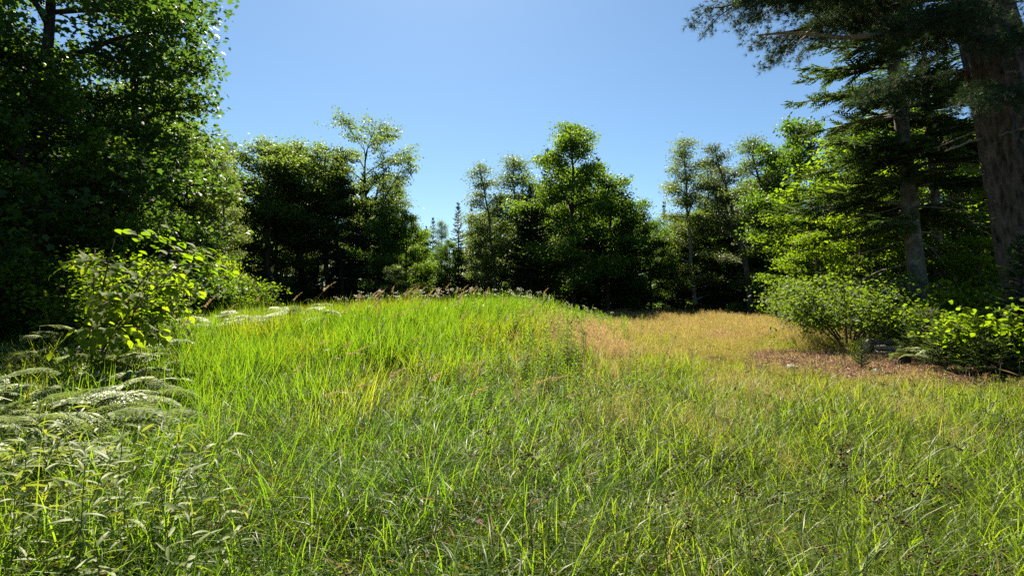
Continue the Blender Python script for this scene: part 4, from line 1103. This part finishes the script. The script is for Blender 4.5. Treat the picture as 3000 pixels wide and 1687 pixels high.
# ------------------------------------------------------------------ taller single plants of the meadow
rp = np.random.default_rng(404)
# willowherb-like plants with pale leaves at the lower left
wl_me = []
for k in range(4):
    r = np.random.default_rng(500 + k); m_ = 6; s = np.linspace(0, 1, m_)
    c = np.stack([s, 0 * s, .12 * s - (.25 + .12 * k) * s ** 2], -1); w = .085 * np.sin(PI * np.clip(s * .92 + .06, 0, 1)) ** .8 + .004
    up = .25 * w
    V = np.concatenate([c + np.stack([0 * s, -w, up], -1), c, c + np.stack([0 * s, w, up], -1)])
    Q = [(i, i + 1, m_ + i + 1, m_ + i) for i in range(m_ - 1)] + [(m_ + i, m_ + i + 1, 2 * m_ + i + 1, 2 * m_ + i) for i in range(m_ - 1)]
    mb = MB(); mb.add(V, quads=Q, a=.2 + .25 * k); wl_me.append(mb.mesh('leaf', M['willowherb'], True))
def herb_plant(name, x, y, h, n, ls, label, group, cat='plant', lean=(0, 0)):
    e = empty(name, (x, y, float(gh(x, y)) - .02), rp.uniform(0, 6.28), (1, 1, 1), label, cat, group)
    mb = MB(); s = np.linspace(0, 1, 6); lx, ly = rp.normal(.08, .18, 2)
    sp = np.stack([lx * s ** 1.6 * h, ly * s ** 1.6 * h, h * s], -1); add_tube(mb, sp, .004 * (1 - .6 * s), 5)
    obj('stem', mb.mesh('stem', M['stemgreen'], True), e)
    for k in range(n):
        q = .22 + .78 * (k / (n - 1)) ** .9; p = [np.interp(q, s, sp[:, z]) for z in range(3)]
        sz = ls * rp.uniform(.75, 1.15) * (1 - .35 * max(0, q - .7) / .3) * (.7 + .3 * min(1, q / .4))
        obj('leaf', wl_me[int(rp.integers(4))], e, p, (rp.normal(0, .45), -lerp(.0, .85, q ** 2.5) + rp.normal(0, .28), k * 2.4 + rp.normal(0, .5)), (sz, sz * rp.uniform(.7, 1.2), sz))
wp = []
k = 0
while len(wp) < 48 and k < 4000:
    k += 1
    d = rp.uniform(2.5, 4.3); px = rp.uniform(-30, np.interp(d, [2.5, 3.3, 4.3], [215, 225, 190]))
    x, y = at(px, d)
    if any((x - a) ** 2 + (y - b) ** 2 < .15 ** 2 for a, b in wp): continue
    wp.append((x, y))
    herb_plant('willowherb', x, y, rp.uniform(.42, .82), int(rp.integers(15, 22)), .135, 'pale narrow-leaved leafy stalk in the patch in front of the ferns', 'pale narrow-leaved plants in front of the ferns')

# goldenrod stalks along the right border of the tall grass
def goldenrod_mesh(seed):
    r = np.random.default_rng(seed); n = 62; h = 1.0
    s = np.linspace(0, 1, 6); sp = np.stack([.06 * s ** 2, .0 * s, s * h], -1)
    st = MB(); add_tube(st, sp, .0045 * (1 - .6 * s), 4)
    q = np.linspace(.12, 1, n); P = np.stack([np.interp(q, s, sp[:, z]) for z in range(3)], -1)
    az = np.arange(n) * 2.4; D = np.stack([np.cos(az), np.sin(az), lerp(.1, 1.6, q ** 4)], -1)
    fm = MB(); add_leaves(fm, P, D, np.array([0, 0, 1.]) + r.normal(0, .25, (n, 3)), .13 * (1 - .45 * q) * r.uniform(.8, 1.2, n), 'narrow')
    return st.mesh('stem', M['stemgreen'], True), fm.mesh('foliage', M['goldenrod'])
gr_me = [goldenrod_mesh(600 + i) for i in range(4)]
k = n_g = 0
while n_g < 230 and k < 9000:
    k += 1
    y = 5.5 + 14 * rp.uniform() ** 1.1; x = float(edge_x(y)) - rp.normal(.35, .7)
    if y > 11.5 and rp.uniform() < .35: x += rp.uniform(0, 1.0)
    st, fm = gr_me[int(rp.integers(4))]
    h = rp.uniform(.62, .98) * np.interp(y, [5, 8, 20], [.7, .95, .9])
    e = empty('goldenrod', (x, y, float(gh(x, y)) - .02), rp.uniform(0, 6.28), (h * 1.15, h * 1.15, h), 'leafy green goldenrod stalk where the tall green grass meets the dry grass', 'plant', 'goldenrod stalks at the border of the tall grass')
    e.rotation_euler.x = rp.normal(0, .07)
    obj('stem', st, e); f = obj('foliage', fm, e); f['kind'] = 'stuff'
    n_g += 1
for (px, d, h) in ((566, 9.2, .75), (574, 9.0, .8), (583, 8.8, .72), (560, 8.6, .66), (571, 8.5, .62)):
    x, y = at(px, d); st, fm = gr_me[n_g % 4]; n_g += 1
    e = empty('goldenrod', (x, y, float(gh(x, y)) - .02), px, (h, h, h), 'leafy stalk in the small goldenrod cluster standing apart in the pinkish grass', 'plant', 'goldenrod cluster in the pinkish grass')
    obj('stem', st, e); f = obj('foliage', fm, e); f['kind'] = 'stuff'

# white flower heads along the crest
def umbel(seed, n=6):
    r = np.random.default_rng(seed); st = MB(); s = np.linspace(0, 1, 4)
    sp = np.stack([.05 * s ** 2 * r.normal(), .05 * s ** 2 * r.normal(), s], -1) if False else np.stack([.05 * s ** 2, 0 * s, s], -1)
    add_tube(st, sp, .004 * (1 - .5 * s), 3); hd = MB()
    for k in range(n):
        d = nrm(np.array([r.normal(0, .7), r.normal(0, .7), .9])); tip = sp[-1] + d * r.uniform(.04, .09)
        add_tube(st, np.array([sp[-1], tip]), [.002, .0015], 3, cap=False)
        m_ = 6; P = tip + r.normal(0, .008, (m_, 3)); D = nrm(np.stack([np.cos(np.arange(m_) * 1.05), np.sin(np.arange(m_) * 1.05), 0 * np.arange(m_) + .15], -1))
        add_leaves(hd, P, D, np.array([0, 0, 1.]) + r.normal(0, .3, (m_, 3)), .020, 'far')
    return st.mesh('stem', M['stemgreen'], True), hd.mesh('flower_head', M['white_petal'])
um = [umbel(700 + i) for i in range(3)]
def flower(x, y, h, lb, gr):
    st, hd = um[int(rp.integers(3))]
    e = empty('white_wildflower', (x, y, float(gh(x, y))), rp.uniform(0, 6.28), (1, 1, h), lb, 'flower', gr)
    e.scale = (h * 1.2, h * 1.2, h); obj('stem', st, e); obj('flower_head', hd, e)
for k in range(190):
    y = rp.uniform(12.5, 19.5); px = 330 + 285 * rp.uniform() ** .85
    x, y = at(px, y)
    if x > edge_x(y) + .5: continue
    flower(x, y, rp.uniform(.62, 1.0) * .86, 'small white wildflower among those crowning the crest of the mound', 'white wildflowers on the crest of the mound')
for k in range(34):
    x, y = at(rp.uniform(700, 790), rp.uniform(22, 29)); flower(x, y, rp.uniform(.45, .65), 'white wildflower in the flowering strip before the right-hand shrubs', 'white wildflowers before the shrubs')
for (px, d) in ((660, 30), (657, 30.4), (663, 30.2)):
    x, y = at(px, d); flower(x, y, .95, 'white wildflower in a tiny group before the dark wood, under the distant spruce', 'white wildflowers before the dark wood')

# tan reed plumes
def plume_mesh(seed, h=1.45, droop=.35):
    r = np.random.default_rng(seed); s = np.linspace(0, 1, 9)
    sp = np.stack([droop * s ** 3, .03 * np.sin(s * 3), h * (s - .10 * s ** 4)], -1)
    st = MB(); add_tube(st, sp, .003 * (1 - .7 * s) + .0006, 4); n = 85
    q = r.uniform(.76, 1, n) ** 1.0; P = np.stack([np.interp(q, s, sp[:, z]) for z in range(3)], -1)
    D = np.stack([r.normal(.4, .6, n), r.normal(0, .6, n), r.uniform(.1, .9, n)], -1)
    pm = MB(); add_leaves(pm, P, D, r.normal(0, 1, (n, 3)), .030 * (1.12 - q) / .3 + .012, 'narrow', a=r.uniform(0, 1, n))
    pm_h = pm.mesh('seed_head', M['plume'])
    lm = MB(); m_ = 6; t = np.linspace(0, 1, m_)
    for a in (0.4, 2.7, 4.6):
        h0 = r.uniform(.25, .7) * h; dx = .42 * t; dz = .28 * t - .42 * t ** 2; hh = np.array([math.cos(a), math.sin(a), 0]); sd = np.array([-hh[1], hh[0], 0])
        c = np.array([0, 0, h0]) + np.outer(dx, hh) + np.outer(dz, [0, 0, 1]); w = .006 * (1 - t ** 2)
        lm.add(np.concatenate([c - np.outer(w, sd), c + np.outer(w, sd)]), quads=[(i, i + 1, m_ + i + 1, m_ + i) for i in range(m_ - 1)], a=.4)
    return st.mesh('stem', M['plume'], True), pm_h, lm.mesh('leaves', M['grass'])
pl = [plume_mesh(800 + i, 1.35 + .1 * i, .2 + .12 * i) for i in range(4)]
def plume(x, y, h, lb, gr, rz=None, tilt=0):
    st, hd, lf = pl[int(rp.integers(4))]; k = h / 1.45
    e = empty('reed_grass', (x, y, float(gh(x, y)) - .02), rp.normal(0, .5) if rz is None else rz, (k, k, k), lb, 'grass stalk', gr)
    e.rotation_euler.y = tilt; obj('stem', st, e); obj('seed_head', hd, e)['kind'] = 'stuff'; obj('foliage', lf, e)['kind'] = 'stuff'
for (px, py, d, lb, tl) in ((192, 296, 9.5, 'tan reed stalk standing up before the willow shrub', 0), (212, 300, 9.8, 'tan reed stalk below the bright willow shrub', .1), (167, 318, 8.6, 'tan reed stalk rising from the grass behind the left ferns', .05),
                            (286, 294, 12.5, 'first tan plume above the left crest line', 0), (309, 281, 12.5, 'tallest tan plume leaning right above the left crest line', .12),
                            (354, 287, 13, 'short upright tan plume above the crest, left of the sapling', 0), (366, 290, 13.2, 'small tan plume just right of the upright crest plume', .1)):
    x, y = at(px, d); plume(x, y, hfor(py, d) - float(gh(x, y)) + .05, lb, None, 0, tl)
for k in range(46):
    y = rp.uniform(8.5, 15.5); px = rp.uniform(355, 470) if k < 30 else rp.uniform(230, 560); x, y = at(px, y)
    plume(x, y, rp.uniform(1.0, 1.25), 'tan seeding reed stalk among those scattered through the tall green grass', 'reed stalks in the tall green grass', None, rp.uniform(0, .3))
for k in range(18):
    y = rp.uniform(4.2, 8.5); px = rp.uniform(210, 520); x, y = at(px, y)
    plume(x, y, rp.uniform(.95, 1.2), 'drooping tan seed stalk in the green grass nearer the camera than the mound', 'drooping seed stalks in the near green grass', None, rp.uniform(.35, .8))

# dark-headed bulrush sedges in the right foreground
def bulrush(seed):
    r = np.random.default_rng(seed); h = 1.0; s = np.linspace(0, 1, 6)
    sp = np.stack([.10 * s ** 2, 0 * s, h * s], -1); st = MB(); add_tube(st, sp, .0035 * (1 - .4 * s), 4)
    hd = MB(); top = sp[-1]
    octv = np.array([(1, 0, 0), (-1, 0, 0), (0, 1, 0), (0, -1, 0), (0, 0, 1), (0, 0, -1)], float); octf = [(0, 2, 4), (2, 1, 4), (1, 3, 4), (3, 0, 4), (2, 0, 5), (1, 2, 5), (3, 1, 5), (0, 3, 5)]
    for k in range(7):
        d = nrm(np.array([r.normal(.2, .7), r.normal(0, .7), r.uniform(.2, 1)])); L = r.uniform(.015, .10); tip = top + d * L
        add_tube(st, np.array([top, tip]), [.0015, .0012], 3, cap=False)
        for z in range(int(r.integers(2, 5))):
            c = tip + r.normal(0, .010, 3); hd.add(c + octv * r.uniform(.0045, .008) * np.array([1, 1, 1.4]), tris=octf, a=r.uniform())
    lv = []
    t = np.linspace(0, 1, 7); m_ = 7
    for k in range(5):
        a = k * 2.2 + r.normal(0, .4); z0 = h * (1.0 if k < 3 else r.uniform(.15, .55)); L = r.uniform(.12, .30) if k < 3 else r.uniform(.35, .55)
        hh = np.array([math.cos(a), math.sin(a), 0]); sd = np.array([-hh[1], hh[0], 0])
        c = np.array([np.interp(z0, s, sp[:, 0]), 0, z0]) + np.outer(L * t * .85, hh) + np.outer(L * (.65 * t - .75 * t ** 2), [0, 0, 1]); w = (.0028 if k < 3 else .0048) * (1 - t ** 2) + .0004
        mb = MB(); mb.add(np.concatenate([c - np.outer(w, sd), c + np.outer(w, sd)]), quads=[(i, i + 1, m_ + i + 1, m_ + i) for i in range(m_ - 1)], a=r.uniform()); lv.append(mb.mesh('leaf', M['sedge']))
    return st.mesh('stem', M['stemgreen'], True), hd.mesh('seed_head', M['seedbrown']), lv
br = [bulrush(900 + i) for i in range(5)]
n_b = 0
for k in range(4000):
    if n_b >= 140: break
    d = 1.9 + 8.5 * rp.uniform() ** 1.25; px = rp.uniform(380, 1060)
    x, y = at(px, d)
    if x < edge_x(y) - (.9 if d < 4.5 else .1) and rp.uniform() < .9: continue
    if bare(x, y) < 1.2: continue
    st, hd, lv = br[int(rp.integers(5))]; h = rp.uniform(.45, .80)
    e = empty('bulrush', (x, y, float(gh(x, y)) - .02), rp.uniform(0, 6.28), (h, h, h), 'thin bulrush with dark brown seed cluster among those dotting the low yellow-green turf', 'bulrush', 'dark-headed bulrushes in the low turf')
    e.scale = (1, 1, 1) if h > 1 else (max(h, .75), max(h, .75), h)
    e.rotation_euler.x = rp.normal(0, .18); e.rotation_euler.y = rp.normal(0, .18)
    obj('stem', st, e); obj('seed_head', hd, e)['kind'] = 'stuff'
    if d < 6:
        for l in lv: obj('leaf', l, e)
    n_b += 1
for (px, d, h, rx, ry, lb) in ((893, 2.55, .85, -.1, .55, 'large bulrush leaning right with big dark clusters at the lower right'), (868, 2.3, .72, 0, .45, 'shorter large bulrush beside the leaning one at the lower right'), (905, 2.1, .70, .1, .6, 'lowest large bulrush stooping at the lower right')):
    x, y = at(px, d); st, hd, lv = br[1]
    e = empty('bulrush', (x - .3, y, float(gh(x, y)) - .02), 0, (1.5, 1.5, h), lb, 'bulrush'); e.rotation_euler = (rx, ry, 0)
    obj('stem', st, e); obj('seed_head', hd, e)['kind'] = 'stuff'
    for l in lv: obj('leaf', l, e)

# pink clover heads near the camera
def clover():
    r = np.random.default_rng(950); st = MB(); s = np.linspace(0, 1, 4); add_tube(st, np.stack([.02 * s, 0 * s, .34 * s], -1), .0025, 4)
    n = 60; v = nrm(r.normal(0, 1, (n, 3))); v[:, 2] = np.abs(v[:, 2]) * 1.0 - .15
    hd = MB(); add_leaves(hd, np.array([.02, 0, .345]) + v * .008, v, r.normal(0, 1, (n, 3)), .014, 'narrow')
    lf = MB(); add_leaves(lf, np.tile([[.015, 0, .25]], (3, 1)), [[1, 0, .3], [-.5, .8, .3], [-.5, -.8, .3]], [[0, 0, 1]] * 3, .03, 'ovate')
    return st.mesh('stem', M['stemgreen'], True), hd.mesh('flower_head', M['pink_petal']), lf.mesh('foliage', M['herb'])
cl = clover()
for (px, d, lb) in ((477, 2.75, 'pink clover head in the grass, uppermost of the lower middle clovers'), (467, 2.1, 'pink clover head in the grass at the bottom, left of the pale one'), (565, 1.95, 'pale pink clover head near the bottom edge, right of centre')):
    x, y = at(px, d); e = empty('clover', (x, y, float(gh(x, y)) + .06), px, (.95, .95, .95), lb, 'flower')
    for m_, nm in zip(cl, ('stem', 'flower_head', 'foliage')): obj(nm, m_, e)
